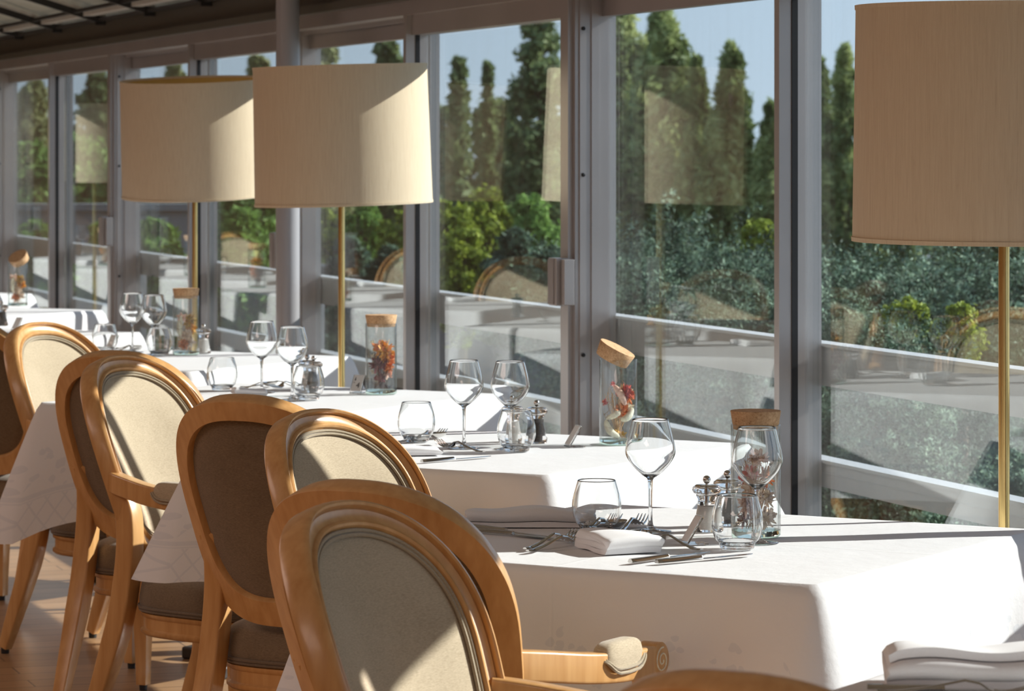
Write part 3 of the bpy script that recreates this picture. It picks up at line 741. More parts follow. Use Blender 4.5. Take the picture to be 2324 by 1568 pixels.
CH = [((-.197, 5.242), 30.0, 'armchair seen from behind, its right arm reaching toward the nearest full table'),
      ((-.184, 4.811), 121.4, 'nearest beige-fronted armchair, large in the foreground with its panel mostly in shade'),
      ((-.321, 6.548), 127.5, 'armchair with shaded beige front directly behind the largest foreground pair of chairs'),
      ((-.514, 7.07), 27.5, 'armchair showing its full brown rear panel, in the middle of the chair row'),
      ((-.898, 8.30), 122.9, 'armchair with half-lit beige front and a dark arm pad beside the brown rear panel'),
      ((-.965, 8.62), 22.0, 'rear-facing armchair at left whose legs stand on the sunlit floor'),
      ((-1.322, 9.93), 124.0, 'fully sunlit beige-fronted armchair at far left'),
      ((-1.66, 10.45), 27.0, 'armchair cut by the left edge of the photo, rear side showing'),
      ((.248, 3.335), 29.0, 'armchair whose top rail just enters at the bottom edge'),
      ((-1.92, 11.45), 124.0, 'beige-fronted armchair past the left edge, seen only in the window reflections'),
      ((-2.55, 12.0), 28.0, 'rear-facing armchair past the left edge beside the fifth table'),
      ((-2.75, 13.2), 124.0, 'beige-fronted armchair past the left edge beside the sixth table'),
      ((-3.22, 15.1), 124.0, 'beige-fronted armchair past the left edge beside the sixth table, farther along'),
      ((-3.76, 16.9), 124.0, 'reflected beige-fronted armchair by the last table'),
      ((-4.3, 18.6), 124.0, 'reflected beige-fronted armchair farther along the row'),
      ((-4.84, 20.3), 124.0, 'farthest reflected beige-fronted armchair')]
ch0 = chair_proto(CH[0][2], (*CH[0][0], 0), -math.radians(CH[0][1]))
for (x, y), yaw, lb in CH[1:]: dup(ch0, (x, y, 0), -math.radians(yaw), lb)

# ================================================================== TABLES AND CLOTHS
P = [(.83, 3.25), (.4867, 5.427), (.0779, 7.27), (-.50, 8.92), (-1.01, 10.70), (-1.888, 12.25), (-2.25, 14.07), (-2.80, 15.80), (-3.34, 17.52), (-3.88, 19.24), (-4.42, 20.96)]
TN = ['bottom right corner table', 'nearest full table', 'second full table', 'third full table', 'fourth table', 'fifth table at left', 'sixth table at far left', 'last table at the left edge', 'first reflected table past the left edge', 'second reflected table past the left edge', 'third reflected table past the left edge']
def table_center(p): return (p[0]+.5*TW*(L2[0]+R2[0]), p[1]+.5*TW*(L2[1]+R2[1]))
def cloth_mesh(seed):
    r = random.Random(seed); H2 = TW/2; rc = .018; drop = .272 if seed == 2 else .30; cf = .06 if seed == 2 else .34
    per = []                               # (x,y,nx,ny,corner weight,arc position,side)
    L = TW-2*rc; arc = 0; n1 = 34
    corners = [(H2-rc, H2-rc, 0), (-H2+rc, H2-rc, 90), (-H2+rc, -H2+rc, 180), (H2-rc, -H2+rc, 270)]
    sides = [((H2, -H2+rc), (H2, H2-rc), (1, 0)), ((H2-rc, H2), (-H2+rc, H2), (0, 1)), ((-H2, H2-rc), (-H2, -H2+rc), (-1, 0)), ((-H2+rc, -H2), (H2-rc, -H2), (0, -1))]
    for k in range(4):
        (ax, ay), (bx, by), nn = sides[k]
        for i in range(n1):
            t = i/n1; dcor = min(t, 1-t)*L
            per.append((ax+(bx-ax)*t, ay+(by-ay)*t, nn[0], nn[1], dcor, arc+t*L, 0)); 
        arc += L
        cx, cy, a0 = corners[k]
        for i in range(10):
            a = math.radians(a0+9*i); per.append((cx+rc*math.cos(a), cy+rc*math.sin(a), math.cos(a), math.sin(a), 0, arc+.0285*i/10, 1-abs(i-5)/5)); 
        arc += .0285
    rows = [0, .012, .03, .06, .1, .15, .2, .25, .3]
    vs = []; uvs = []; n = len(per)
    ph = [r.uniform(0, 6.28) for _ in range(4)]
    for q in rows:
        f = q/.3
        for (x, y, nx, ny, dc, ar, cw) in per:
            k = math.exp(-(dc/.10)**2)
            cwt = .93+.07*cw if dc == 0 else .93*math.exp(-(dc/.085)**1.3)
            ln = drop*(1+cf*cwt)
            out = f**.9*(.012+.135*(.85+.15*cw if dc == 0 else .85*math.exp(-(dc/.075)**1.3)) - .034*math.exp(-((dc-.15)/.05)**2))
            out += f*.009*math.sin(ar*9+ph[0])+f*.003*math.sin(ar*23+ph[1])
            z = -ln*f*(1-.06*k*f)
            edge = .006*min(1, q/.012)
            vs.append((x+nx*(out+edge), y+ny*(out+edge), z-(.004 if q > 0 else 0))); uvs.append((ar, q))
    fs = []
    for a in range(len(rows)-1):
        for i in range(n):
            j = (i+1) % n; fs.append((a*n+i, a*n+j, (a+1)*n+j, (a+1)*n+i))
    # top
    g = 24; base = len(vs); 
    for i in range(g+1):
        for j in range(g+1):
            x = -H2+.008+(TW-.016)*i/g; y = -H2+.008+(TW-.016)*j/g
            vs.append((x, y, .0005+.0008*math.sin(x*17+ph[2])*math.sin(y*13+ph[3]))); uvs.append((x, -.2))
    for i in range(g):
        for j in range(g):
            a = base+i*(g+1)+j; fs.append((a, a+g+1, a+g+2, a+1))
    # connect ring 0 to the top border (nearest border vertices)
    def border(i):
        x, y = per[i][0], per[i][1]; ii = round((x+H2-.008)/(TW-.016)*g); jj = round((y+H2-.008)/(TW-.016)*g)
        return base+max(0, min(g, ii))*(g+1)+max(0, min(g, jj))
    for i in range(n):
        j = (i+1) % n; a, c = border(i), border(j)
        fs.append((i, j, c, a) if a != c else (i, j, a))
    me = bpy.data.meshes.new('tablecloth'); me.from_pydata(vs, [], fs); me.validate(); me.materials.append(M['cloth'])
    bm = bmesh.new(); bm.from_mesh(me); bmesh.ops.recalc_face_normals(bm, faces=bm.faces); bm.to_mesh(me); bm.free()
    ul = me.uv_layers.new(name='cloth')
    for lp in me.loops: ul.data[lp.index].uv = uvs[lp.vertex_index]
    me.shade_smooth(); return me
tb0 = None
for i, p in enumerate(P):
    cx, cy = table_center(p); lb = 'dark square dining table under the white cloth, '+TN[i]
    if tb0 is None:
        tb0 = thing('dining_table', lb, 'table', (cx, cy, 0), -TH, 'square dining tables')
        b = MB(); b.box((-TW/2+.012, -TW/2+.012, .715), (TW/2-.012, TW/2-.012, .742)); b.build('tabletop', M['tableleg'], tb0, smooth=False)
        b = MB(); b.lathe([(0, .03), (.05, .03), (.035, .07), (.035, .64), (.06, .715), (0, .715)], 24); b.build('pedestal', M['tableleg'], tb0)
        for a in range(4):
            mt = Matrix.Rotation(a*PI/2, 4, 'Z'); b = MB(); b.box((.03, -.03, 0), (.30, .03, .035), mt); b.build('foot', M['tableleg'], tb0, smooth=False, bevel=.006)
    else: dup(tb0, (cx, cy, 0), -TH, lb)
    me = cloth_mesh(i)
    o = bpy.data.objects.new('tablecloth', me); C.objects.link(o); o.location = (cx, cy, TOPZ-.0015); o.rotation_euler = (0, 0, -TH)
    tag(o, 'white damask tablecloth draped over the '+TN[i], 'tablecloth', 'white damask tablecloths')

# ================================================================== LAMPS
def lamp(v, u, tiltx, tilty, label):
    x, y = bw(v, u)
    t = thing('floor_lamp', label, 'lamp', (x, y, 0), 0, 'brass floor lamps along the windows')
    b = MB(); b.lathe([(0, 0), (.15, 0), (.15, .012), (.14, .02), (.03, .028), (.014, .05), (.0, .05)], 40); b.build('base', M['brass'], t)
    b = MB(); b.lathe([(.0105, .03), (.0105, 1.50), (.0, 1.50)], 20); b.build('pole', M['brass'], t)
    b = MB(); b.lathe([(.0, 1.50), (.018, 1.50), (.018, 1.545), (0, 1.55)], 16)
    for a in range(3):
        aa = a*2*PI/3; b.tube([(0, 0, 1.535), (.268*math.cos(aa), .268*math.sin(aa), 1.60)], .0025, 6)
    b.build('lamp_holder', M['brass'], t)
    b = MB(); b.lathe([(0, 1.545), (.018, 1.55), (.032, 1.59), (.03, 1.62), (.015, 1.64), (0, 1.645)], 20); b.build('bulb', M['bulb'], t)
    mt = Matrix.Translation((0, 0, 1.53)) @ Matrix.Rotation(tiltx, 4, 'X') @ Matrix.Rotation(tilty, 4, 'Y') @ Matrix.Translation((0, 0, -1.53))
    prof = [(.283-.006*k/12, 1.272+.438*k/12) for k in range(13)]
    b = MB(); b.lathe(prof, 96, M4=mt); sh = b.build('lamp_shade', M['shade'], t, autosm=180)
    b = MB(); b.lathe([(r-.004, z) for r, z in prof], 96, M4=mt); b.build('shade_lining', M['shade_in'], sh, autosm=180)
    for r, z in ((.2815, 1.274), (.2755, 1.708)):
        b = MB(); b.lathe([(r+.003, z-.004), (r+.0035, z+.004), (r-.004, z+.004), (r-.004, z-.004), (r+.003, z-.004)], 96, M4=mt)
        b.build('rim', M['shade'], sh)
    return t
lamp(2.874, 5.79, 0.01, 0.0, 'brass floor lamp with large beige shade cut by the right edge')
lamp(2.878, 10.49, 0.012, -.028, 'brass floor lamp with beige shade in the middle, partly covering another shade')
lamp(2.898, 12.66, .075, -.025, 'brass floor lamp whose tilted shade shows its ochre lining, left of the middle lamp')
lamp(2.94, 19.12, .02, .0, 'brass floor lamp past the left edge, seen as a reflection in the far left window')

# ================================================================== TABLEWARE
def tcoord(px, py):     # table-top point where a foot stands, from its measured bearing
    z = 7750*.687/(py-345); return ((px-1162)/7750*z, z, TOPZ+.0005)
def wineglass(label, loc):
    t = thing('wine_glass', label, 'wine glass', loc, 0, 'stemmed wine glasses')
    b = MB(); outer = [(.0045, .098), (.012, .1005), (.022, .108), (.034, .121), (.0425, .134), (.0455, .1435), (.0450, .152), (.0425, .166), (.0375, .186), (.0330, .203)]
    inner = [(.0318, .203), (.0363, .186), (.0413, .166), (.0437, .152), (.0441, .1437), (.0410, .1352), (.0325, .1225), (.0205, .110), (.011, .1035), (0, .1020)]
    sp = [tuple(p) for p in smooth_path([(r, 0, z) for r, z in outer], 4)]; si = [tuple(p) for p in smooth_path([(r, 0, z) for r, z in inner], 4)]
    b.lathe([(p[0], p[2]) for p in sp]+[(.0324, .2042)]+[(max(0, p[0]), p[2]) for p in si], 56); b.build('bowl', M['thin'], t, autosm=180)
    b = MB(); st = smooth_path([(0.012, 0, .1003), (.0058, 0, .0955), (.0042, 0, .086), (.0034, 0, .06), (.0036, 0, .03), (.0052, 0, .013), (.010, 0, .0065)], 5)
    b.lathe([(0, .1003)]+[(p.x, p.z) for p in st]+[(0, .0060)], 24); b.build('stem', M['solid'], t, autosm=180)
    b = MB(); b.lathe([(.0, .0062), (.010, .0060), (.02, .0036), (.037, .0018), (.0385, .0010), (.037, .0002), (0, .0002)], 48); b.build('foot', M['solid'], t, autosm=180)
    return t
def tumbler(label, loc):
    t = thing('water_tumbler', label, 'tumbler', loc, 0, 'stemless water tumblers')
    out = [(.0315, .012), (.0380, .018), (.0432, .032), (.0447, .046), (.0432, .062), (.0385, .080), (.0345, .0935)]
    so = smooth_path([(r, 0, z) for r, z in out], 5); inn = [(r-.0016, z) for r, z in reversed(out)]; si = smooth_path([(r, 0, z) for r, z in inn], 5)
    b = MB(); b.lathe([(p.x, p.z) for p in so]+[(.0338, .0944)]+[(p.x, p.z) for p in si], 56); b.build('bowl', M['thin'], t, autosm=180)
    b = MB(); b.lathe([(0, .0003), (.026, .0003), (.0295, .003), (.0312, .0105), (.0355, .016), (.032, .0158), (.022, .0118), (0, .0105)], 48); b.build('base', M['solid'], t, autosm=180)
    return t
def mill(label, loc, kind):
    t = thing('salt_mill' if kind == 'salt' else 'pepper_mill', label, 'mill', loc, 0, 'clear salt mills' if kind == 'salt' else 'clear pepper mills')
    body = [(0, .0005), (.0235, .0005), (.0255, .004), (.0250, .012), (.0205, .017), (.0225, .021), (.0205, .026), (.0170, .045), (.0160, .058), (.0195, .064), (.0195, .0665), (.0, .0665)]
    b = MB(); b.lathe(body, 36); b.build('body', M['acrylic'], t, autosm=50)
    head = [(.0, .0668), (.019, .0668), (.0245, .070), (.0265, .0745), (.0255, .080), (.020, .084), (.008, .0848), (0, .0848)]
    b = MB(); b.lathe(head, 36); b.build('head', M['acrylic'], t, autosm=60)
    b = MB(); b.lathe([(0, .020), (.0022, .020), (.0022, .086), (.004, .087), (.0068, .0905), (.0072, .094), (.0058, .0985), (.003, .1005), (0, .101)], 20); b.build('knob', M['steel'], t)
    b = MB(); b.lathe([(0, .0045), (.009, .0045), (.0105, .012), (.0135, .019), (.0155, .028), (.0135, .046 if kind == 'salt' else .057), (0, .047 if kind == 'salt' else .058)], 28)
    b.build('salt_fill' if kind == 'salt' else 'peppercorn_fill', M['salt'] if kind == 'salt' else M['pepper'], t, autosm=60)
    return t
def jar(label, loc, tilt=None):
    t = thing('glass_jar', label, 'jar', loc, 0, 'cork-topped glass jars of dried flowers')
    r = .0445; h = .200
    b = MB(); b.lathe([(r, .012), (r, h-.002), (r-.0008, h), (r-.002, h), (r-.0026, h-.002), (r-.0026, .012)], 64); b.build('jar_wall', M['jarglass'], t, autosm=180)
    b = MB(); b.lathe([(0, .0003), (r-.003, .0003), (r, .003), (r, .0118), (0, .0118)], 64); b.build('jar_base', M['jarbase'], t, autosm=50)
    b = MB()
    if tilt is None: mt = Matrix.Translation((0, 0, h-.009))
    else: mt = Matrix.Translation(tilt[0]) @ Matrix.Rotation(tilt[2], 4, 'Z') @ Matrix.Rotation(tilt[1], 4, 'Y') @ Matrix.Rotation(tilt[3] if len(tilt) > 3 else 0, 4, 'X')
    b.lathe([(0, 0), (.0392, 0), (.0400, .0008), (.0452, .0325), (.0446, .0335), (0, .0338)], 48, M4=mt); b.build('cork_lid', M['cork'], t, autosm=50)
    return t
def flowers(label, loc, seed, kind):
    r = random.Random(seed); t = thing('dried_flower_bunch', label, 'dried flowers', (loc[0], loc[1], loc[2]+.0125), 0, None)
    pal = {'rose': ('stem_tan', 'rose', 'rust', 'blush'), 'orange': ('stem_dark', 'orange', 'rust', 'plum'), 'pink': ('stem_tan', 'blush', 'petal', 'pink'), 'autumn': ('stem_tan', 'ochre', 'orange', 'petal')}[kind]
    b = MB()
    for i in range(30):
        a = r.uniform(0, 6.28); h = r.uniform(.05, .13); r0 = r.uniform(.0, .022); a2 = a+r.uniform(-.8, .8)+PI*.7; r1 = r.uniform(.012, .034)
        p0 = (r0*math.cos(a), r0*math.sin(a), .002); p1 = (r1*.5*math.cos(a2), r1*.5*math.sin(a2), h*.5); p2 = (r1*math.cos(a2), r1*math.sin(a2), h)
        b.tube(smooth_path([p0, p1, p2], 4), .0006, 5)
        for q in range(3):
            k = r.uniform(.5, 1); base = Vector(p1)*(1-k)+Vector(p2)*k; d = Vector((r.uniform(-.012, .012), r.uniform(-.012, .012), r.uniform(.004, .02)))
            e = base+d; rad = math.hypot(e.x, e.y)
            if rad > .038: e.x *= .038/rad; e.y *= .038/rad
            b.tube([base, e], .0004, 4)
    b.build('stem', FL[pal[0]], t)
    def head(name, c, rad, mat, petals=26, flat=1.0):
        b = MB(); petals = int(petals*2.4)
        for i in range(petals):
            d = Vector((r.gauss(0, 1), r.gauss(0, 1), r.gauss(0, 1)*flat+.3)).normalized(); sd = d.orthogonal().normalized(); sd.rotate(Matrix.Rotation(r.uniform(0, 6.28), 3, d)); w = d.cross(sd)
            L = rad*r.uniform(.5, 1.25); cc = Vector(c)+d*L*.2
            k1, k2, k3 = r.uniform(.05, .30), r.uniform(-.15, .35), r.uniform(.16, .30)
            vs = [cc-w*L*.10, cc+w*L*.10, cc+d*L*.4+w*L*k3+sd*L*k1, cc+d*L*.45+sd*L*(k1-.10), cc+d*L*.4-w*L*k3+sd*L*k1, cc+d*L*.85+w*L*k3*.5+sd*L*k2, cc+d*L*.95+sd*L*(k2+.05), cc+d*L*.85-w*L*k3*.6+sd*L*k2]
            vs = [clampr(v) for v in vs]; b.add(vs, [(0, 1, 2, 3), (0, 3, 4), (3, 2, 5, 6), (4, 3, 6, 7)])
        b.lathe([(0, -rad*.35), (rad*.3, -rad*.2), (rad*.35, 0), (rad*.2, rad*.3), (0, rad*.35)], 10, c=c)
        b.build(name, FL[mat], t, smooth=False)
    def clampr(v):
        rad = math.hypot(v.x, v.y)
        if rad > .0400: v = Vector((v.x*.0400/rad, v.y*.0400/rad, v.z))
        v.z = max(v.z, .001); return v
    def tail(c0, c1, c2, rad, mat):       # bunny-tail grass head
        pth = smooth_path([c0, c1, c2], 6); n = len(pth); b = MB()
        b.tube([clampr(p) for p in pth], rad, 10, scales=[max(.15, math.sin(PI*(i+.6)/(n+.2))**.6) for i in range(n)])
        for i in range(70):
            p = pth[r.randrange(n)]; d = Vector((r.gauss(0, 1), r.gauss(0, 1), r.gauss(0, 1))).normalized()*rad
            b.tube([clampr(p+d*.7), clampr(p+d*1.35)], .00022, 3)
        b.build('grass_tail', FL[mat], t)
    if kind == 'rose':
        head('flower_head', (.018, -.008, .108), .017, 'rose', 34); head('flower_head', (.025, .004, .098), .016, 'rust', 34); head('flower_head', (.028, -.006, .078), .008, 'cream', 14)
        tail((-.010, -.012, .126), (.006, -.018, .105), (.016, -.016, .080), .0085, 'blush')
        tail((-.028, -.015, .048), (-.008, -.024, .058), (.004, -.022, .066), .0075, 'cream'); tail((-.030, -.012, .044), (-.020, -.024, .020), (.002, -.022, .006), .0085, 'cream'); tail((.006, -.018, .045), (.022, -.02, .052), (.034, -.008, .072), .0085, 'cream')
        head('flower_head', (-.014, -.016, .130), .0065, 'pink', 16); head('flower_head', (-.031, -.010, .086), .0075, 'pink', 16); head('flower_head', (.004, -.014, .012), .012, 'ochre', 16, .4)
        head('seed_head', (.008, -.010, .062), .018, 'rust', 22); head('seed_head', (.030, .004, .112), .006, 'cream', 10)
    elif kind == 'orange':
        head('flower_head', (.010, -.006, .108), .026, 'orange', 60); head('flower_head', (.022, .004, .085), .018, 'rust', 34); head('flower_head', (-.004, -.01, .118), .018, 'rust', 30)
        head('seed_head', (-.010, -.010, .070), .022, 'plum', 34); head('seed_head', (-.002, -.008, .030), .014, 'plum', 26); head('seed_head', (.020, -.006, .062), .018, 'rust', 26)
        for z in (.05, .078, .095, .135): head('seed_head', (-.026+.004*r.random(), -.012, z), .0065, 'cream', 10)
        head('seed_head', (.018, .0, .045), .014, 'blush', 20)
    elif kind == 'pink':
        head('flower_head', (.004, -.004, .122), .018, 'blush', 30); head('flower_head', (-.012, -.006, .092), .015, 'pink', 30); head('flower_head', (.020, .002, .088), .013, 'rust', 20)
        head('flower_head', (-.012, -.012, .045), .020, 'blush', 34); head('flower_head', (.020, -.012, .055), .015, 'petal', 26); head('flower_head', (.016, -.014, .020), .018, 'petal', 30); head('flower_head', (-.008, -.014, .070), .016, 'petal', 26); head('flower_head', (-.018, .0, .018), .015, 'plum', 20)
    else:
        head('flower_head', (.014, -.008, .100), .020, 'ochre', 34); head('flower_head', (.018, .004, .078), .018, 'orange', 34); head('flower_head', (-.014, -.006, .112), .017, 'blush', 26); head('flower_head', (-.006, -.012, .024), .018, 'rust', 30)
        head('flower_head', (.016, -.010, .030), .016, 'petal', 26); tail((-.016, -.01, .12), (-.02, -.014, .08), (-.016, -.012, .045), .010, 'cream'); head('seed_head', (.002, -.012, .055), .018, 'petal', 26)
    return t
def card(label, loc, rz, digit=None, lean=.55):
    t = thing('table_number_stand', label, 'table number', loc, rz, None)
    mt = Matrix.Rotation(-lean, 4, 'X')        # card leans backward; readable side faces local -Y
    b = MB(); b.box((-.019, -.0015, 0), (.019, .0015, .058), mt); b.box((-.019, 0, 0), (.019, .040, .0025)); b.build('acrylic_holder', M['acrylic'], t, smooth=False, bevel=.0006)
    b = MB(); b.box((-.0165, -.0030, .006), (.0165, -.0018, .056), mt); cd = b.build('number_card', M['card'], t, smooth=False, bevel=.0004)
    if digit:
        cu = bpy.data.curves.new('digit', 'FONT'); cu.body = digit; cu.size = .024; cu.extrude = .0002; cu.align_x = 'CENTER'
        tmp = bpy.data.objects.new('tmp', cu); C.objects.link(tmp); bpy.context.view_layer.update()
        me = bpy.data.meshes.new_from_object(tmp); bpy.data.objects.remove(tmp)
        m2 = mt @ Matrix.Translation((.004, -.0033, .016)) @ Matrix.Rotation(PI/2, 4, 'X'); me.transform(m2); me.materials.clear(); me.materials.append(M['ink'])
        o = bpy.data.objects.new('printed_number', me); C.objects.link(o); o.parent = cd
        b = MB(); b.add([mt @ Vector(p) for p in [(-.011, -.0034, .041), (-.009, -.0034, .037), (-.0065, -.0034, .041), (-.009, -.0034, .051)]], [(0, 1, 2, 3)]); b.build('printed_mark', M['ink'], cd, smooth=False)
        b = MB(); b.box((-.013, -.0034, .031), (-.008, -.0031, .034), mt); b.build('printed_mark', M['greyink'], cd, smooth=False)
    return t
# cutlery: local +Y from handle end to working end, length about 0.2
def strip(b, ys, wf, zf, th, x0=0.0):
    n = len(ys); vs = []
    for y in ys:
        w = wf(y)/2; z = zf(y)
        xc = x0(y) if callable(x0) else x0
        for x, dz in ((-w, 0), (-w*.5, th), (w*.5, th), (w, 0), (w*.5, -th*.35), (-w*.5, -th*.35)): vs.append((xc+x, y, z+dz))
    fs = []
    for i in range(n-1):
        for k in range(6):
            l = (k+1) % 6; fs.append((i*6+k, i*6+l, (i+1)*6+l, (i+1)*6+k))
    fs += [(5, 4, 3, 2, 1, 0), tuple((n-1)*6+k for k in range(6))]
    b.add(vs, fs)
def lerp_tab(tab):
    xs = [a for a, _ in tab]; ys = [c for _, c in tab]
    return lambda x: float(np.interp(x, xs, ys))
def cutlery(kind):
    b = MB()
    if kind in ('fork', 'spoon'):
        zf = lerp_tab([(0, .004), (.02, .0030), (.06, .008), (.11, .0185), (.128, .0155), (.14, .008), (.155, .0035), (.17, .006), (.185, .010), (.20, .017)])
        wf = lerp_tab([(0, .008), (.006, .014), (.02, .015), (.05, .010), (.09, .0065), (.12, .007), (.132, .012), (.142, .024), (.146, .0265)])
        if kind == 'fork':
            strip(b, list(np.linspace(0, .146, 34)), wf, zf, .0022)
            for k in range(4):
                xo = -.0105+.007*k
                strip(b, list(np.linspace(.143, .202, 16)), lerp_tab([(.143, .0050), (.18, .0038), (.202, .0018)]), zf, .0018, x0=lambda y, xo=xo: xo*(1-.10*(y-.143)/.06))
        else:
            zs = lerp_tab([(0, .004), (.02, .0030), (.06, .007), (.11, .0145), (.128, .013), (.14, .011)])
            strip(b, list(np.linspace(0, .140, 30)), lerp_tab([(0, .008), (.006, .014), (.02, .015), (.05, .010), (.09, .0065), (.125, .006), (.14, .012)]), zs, .0018)
            vs = []; fs = []; nr, na = 8, 28
            for off in (0, .0014):
                for r in range(nr+1):
                    q = r/nr
                    for i in range(na):
                        th = 2*PI*i/na; x = math.cos(th)*.0205*q*(1+.12*math.sin(th)*-1); y = .168+math.sin(th)*.033*q
                        z = .0015+.0115*q**2.2 - off*(1-q*.2)+off*0
                        vs.append((x, y, z+.0005))
            tot = (nr+1)*na
            for o_ in (0, tot):
                for r in range(nr):
                    for i in range(na):
                        j = (i+1) % na; fs.append((o_+r*na+i, o_+r*na+j, o_+(r+1)*na+j, o_+(r+1)*na+i))
            for i in range(na):
                j = (i+1) % na; fs.append((nr*na+i, nr*na+j, tot+nr*na+j, tot+nr*na+i))
            b.add(vs, fs)
        return b
    return b
def place(kind, label, tip0, tip1, roll=0, dz=0.0):
    """lay a piece with its handle end over table point tip0, pointing at tip1"""
    a = tcoord(*tip0); c = tcoord(*tip1); rz = math.atan2(c[1]-a[1], c[0]-a[0])-PI/2
    loc = (a[0], a[1], TOPZ+.0012+dz)
    nm = {'fork': 'dinner_fork', 'spoon': 'soup_spoon', 'knife': 'dinner_knife'}[kind]
    if kind in proto_c:
        return dup(proto_c[kind], loc, rz, label)
    if kind == 'knife':
        t = thing(nm, label, kind, loc, rz, 'steel knives')
        b = MB(); strip(b, list(np.linspace(0, .098, 20)), lerp_tab([(0, .011), (.004, .0165), (.03, .0165), (.085, .012), (.098, .010)]), lambda y: .0032, .0048); b.build('handle', M['steel'], t, autosm=60)
        b = MB(); strip(b, list(np.linspace(.096, .212, 20)), lerp_tab([(.096, .008), (.104, .013), (.14, .0175), (.19, .016), (.205, .010), (.212, .002)]), lambda y: .0022, .0008); b.build('blade', M['steel'], t, autosm=60)
    else:
        o = cutlery(kind).build(nm, M['steel'], autosm=60); o.location = loc; o.rotation_euler = (0, 0, rz); tag(o, label, kind, 'steel forks' if kind == 'fork' else 'steel spoons'); t = o
    proto_c[kind] = t; return t
proto_c = {}
def napkin(label, loc, rz, L, W, layers=4, t=.006, seed=1, name='folded_napkin'):
    r = random.Random(seed); b = MB(); n = 22
    path = []; z = t*.55
    for k in range(layers):
        ins = .004*r.random()
        ys = np.linspace(-W/2+ins, W/2-ins, 9); ys = ys if k % 2 == 0 else ys[::-1]
        for y in ys: path.append((y, z+.0012*math.sin(y*60+k)))
        if k < layers-1:
            yc = ys[-1]; sg = 1 if k % 2 == 0 else -1
            for a in (-45, 0, 45): path.append((yc+sg*t*.5*math.cos(math.radians(a)), z+t*.5+t*.5*math.sin(math.radians(a))))
        z += t
    # thicken the path
    pp = [Vector((0, p[0], p[1])) for p in path]; outl = []; inn = []
    for i, p in enumerate(pp):
        d = (pp[min(i+1, len(pp)-1)]-pp[max(i-1, 0)]).normalized(); nn = Vector((0, -d.z, d.y)); outl.append(p+nn*t*.46); inn.append(p-nn*t*.46)
    ring = outl+inn[::-1]; m = len(ring); vs = []
    for i in range(n+1):
        x = -L/2+L*i/n; e = 1-.12*math.exp(-min(i, n-i)*1.6)
        for p in ring:
            wob = .0035*math.sin(x*38+seed+p.y*12)*(p.z/(layers*t))
            vs.append((x+.003*math.sin(p.z*400+p.y*30), p.y, max(.0004, p.z*e+wob)))
    fs = []
    for i in range(n):
        for k in range(m):
            l = (k+1) % m; fs.append((i*m+k, i*m+l, (i+1)*m+l, (i+1)*m+k))
    fs.append(tuple(range(m-1, -1, -1))); fs.append(tuple(n*m+k for k in range(m)))
    b.add(vs, fs); o = b.build(name, M['napkin'], loc=loc, rotz=rz, autosm=75)
    return tag(o, label, 'napkin', None)

W0 = wineglass('wine glass in front of the near table, standing free left of the mills', tcoord(1476, 1207))
dup(W0, tcoord(1718, 1233), 0, 'wine glass overlapping the near cork-topped jar')
dup(W0, tcoord(1053, 1017), 0, 'left one of the two wine glasses on the second full table')
dup(W0, tcoord(1158, 1020), 0, 'right one of the two wine glasses on the second full table')
dup(W0, tcoord(594, 891), 0, 'left one of the two wine glasses on the third full table')
dup(W0, tcoord(663, 908), 0, 'right one of the two wine glasses on the third full table, above a tumbler')
dup(W0, tcoord(301, 800), 0, 'left one of the two wine glasses on the fourth table')
dup(W0, tcoord(349, 806), 0, 'right one of the two wine glasses on the fourth table')
T0_ = tumbler('tumbler behind the forks on the near table, left of the free-standing wine glass', tcoord(1354, 1208))
dup(T0_, tcoord(1673, 1247), 0, 'frontmost tumbler on the near table, before the mills and jar')
dup(T0_, tcoord(945, 1003), 0, 'tumbler at the left of the second full table with a spoon behind it')
dup(T0_, tcoord(1172, 1025), 0, 'tumbler under the right wine glass on the second full table')
dup(T0_, tcoord(504, 886), 0, 'tumbler at the left of the third full table above a chair back')
dup(T0_, tcoord(700, 908), 0, 'tumbler in front of the mills on the third full table')
dup(T0_, tcoord(238, 798), 0, 'tumbler at the left of the fourth table')
dup(T0_, tcoord(362, 807), 0, 'tumbler beside the jar on the fourth table')
S0 = mill('clear salt mill on the near table beside the jar', tcoord(1604, 1206), 'salt')
dup(S0, tcoord(1163, 1002), 0, 'clear salt mill on the second full table, behind a tumbler')
dup(S0, tcoord(462, 802), 0, 'clear salt mill right of the jar on the fourth table')
dup(S0, tcoord(697, 884), 0, 'clear salt mill behind the tumbler on the third full table')
Q0 = mill('clear pepper mill behind the salt mill on the near table', tcoord(1651, 1192), 'pepper')
dup(Q0, tcoord(1218, 1005), 0, 'clear pepper mill with black corns on the second full table')
dup(Q0, tcoord(712, 887), 0, 'clear pepper mill behind the tumbler on the third full table')
dup(Q0, tcoord(4, 740), 0, 'clear pepper mill at the left edge on the fifth table')
jl = [tcoord(1715, 1217), tcoord(1403, 1008), tcoord(865, 894), tcoord(422, 805), tcoord(40, 694)]
jar('near glass jar with a level cork lid, right of the mills', jl[0])
jar('glass jar whose cork lid sits tipped to the right, on the second full table', jl[1], ((-.016, 0, .197), math.radians(27), 0, .12))
jar('glass jar with a level cork lid and orange flowers on the third full table', jl[2])
jar('glass jar with a level cork lid on the fourth table', jl[3])
jar('glass jar with a tilted cork lid at the far left', jl[4], ((.014, 0, .197), math.radians(-25), 0, .55))
flowers('pink and peach dried flowers inside the near jar', jl[0], 1, 'pink')
flowers('red rose and cream grass tails inside the jar with the tipped lid', jl[1], 2, 'rose')
flowers('orange and plum dried flowers inside the jar on the third full table', jl[2], 3, 'orange')
flowers('ochre and rust dried flowers inside the jar on the fourth table', jl[3], 4, 'autumn')
flowers('mixed autumn dried flowers inside the far left jar', jl[4], 5, 'autumn')
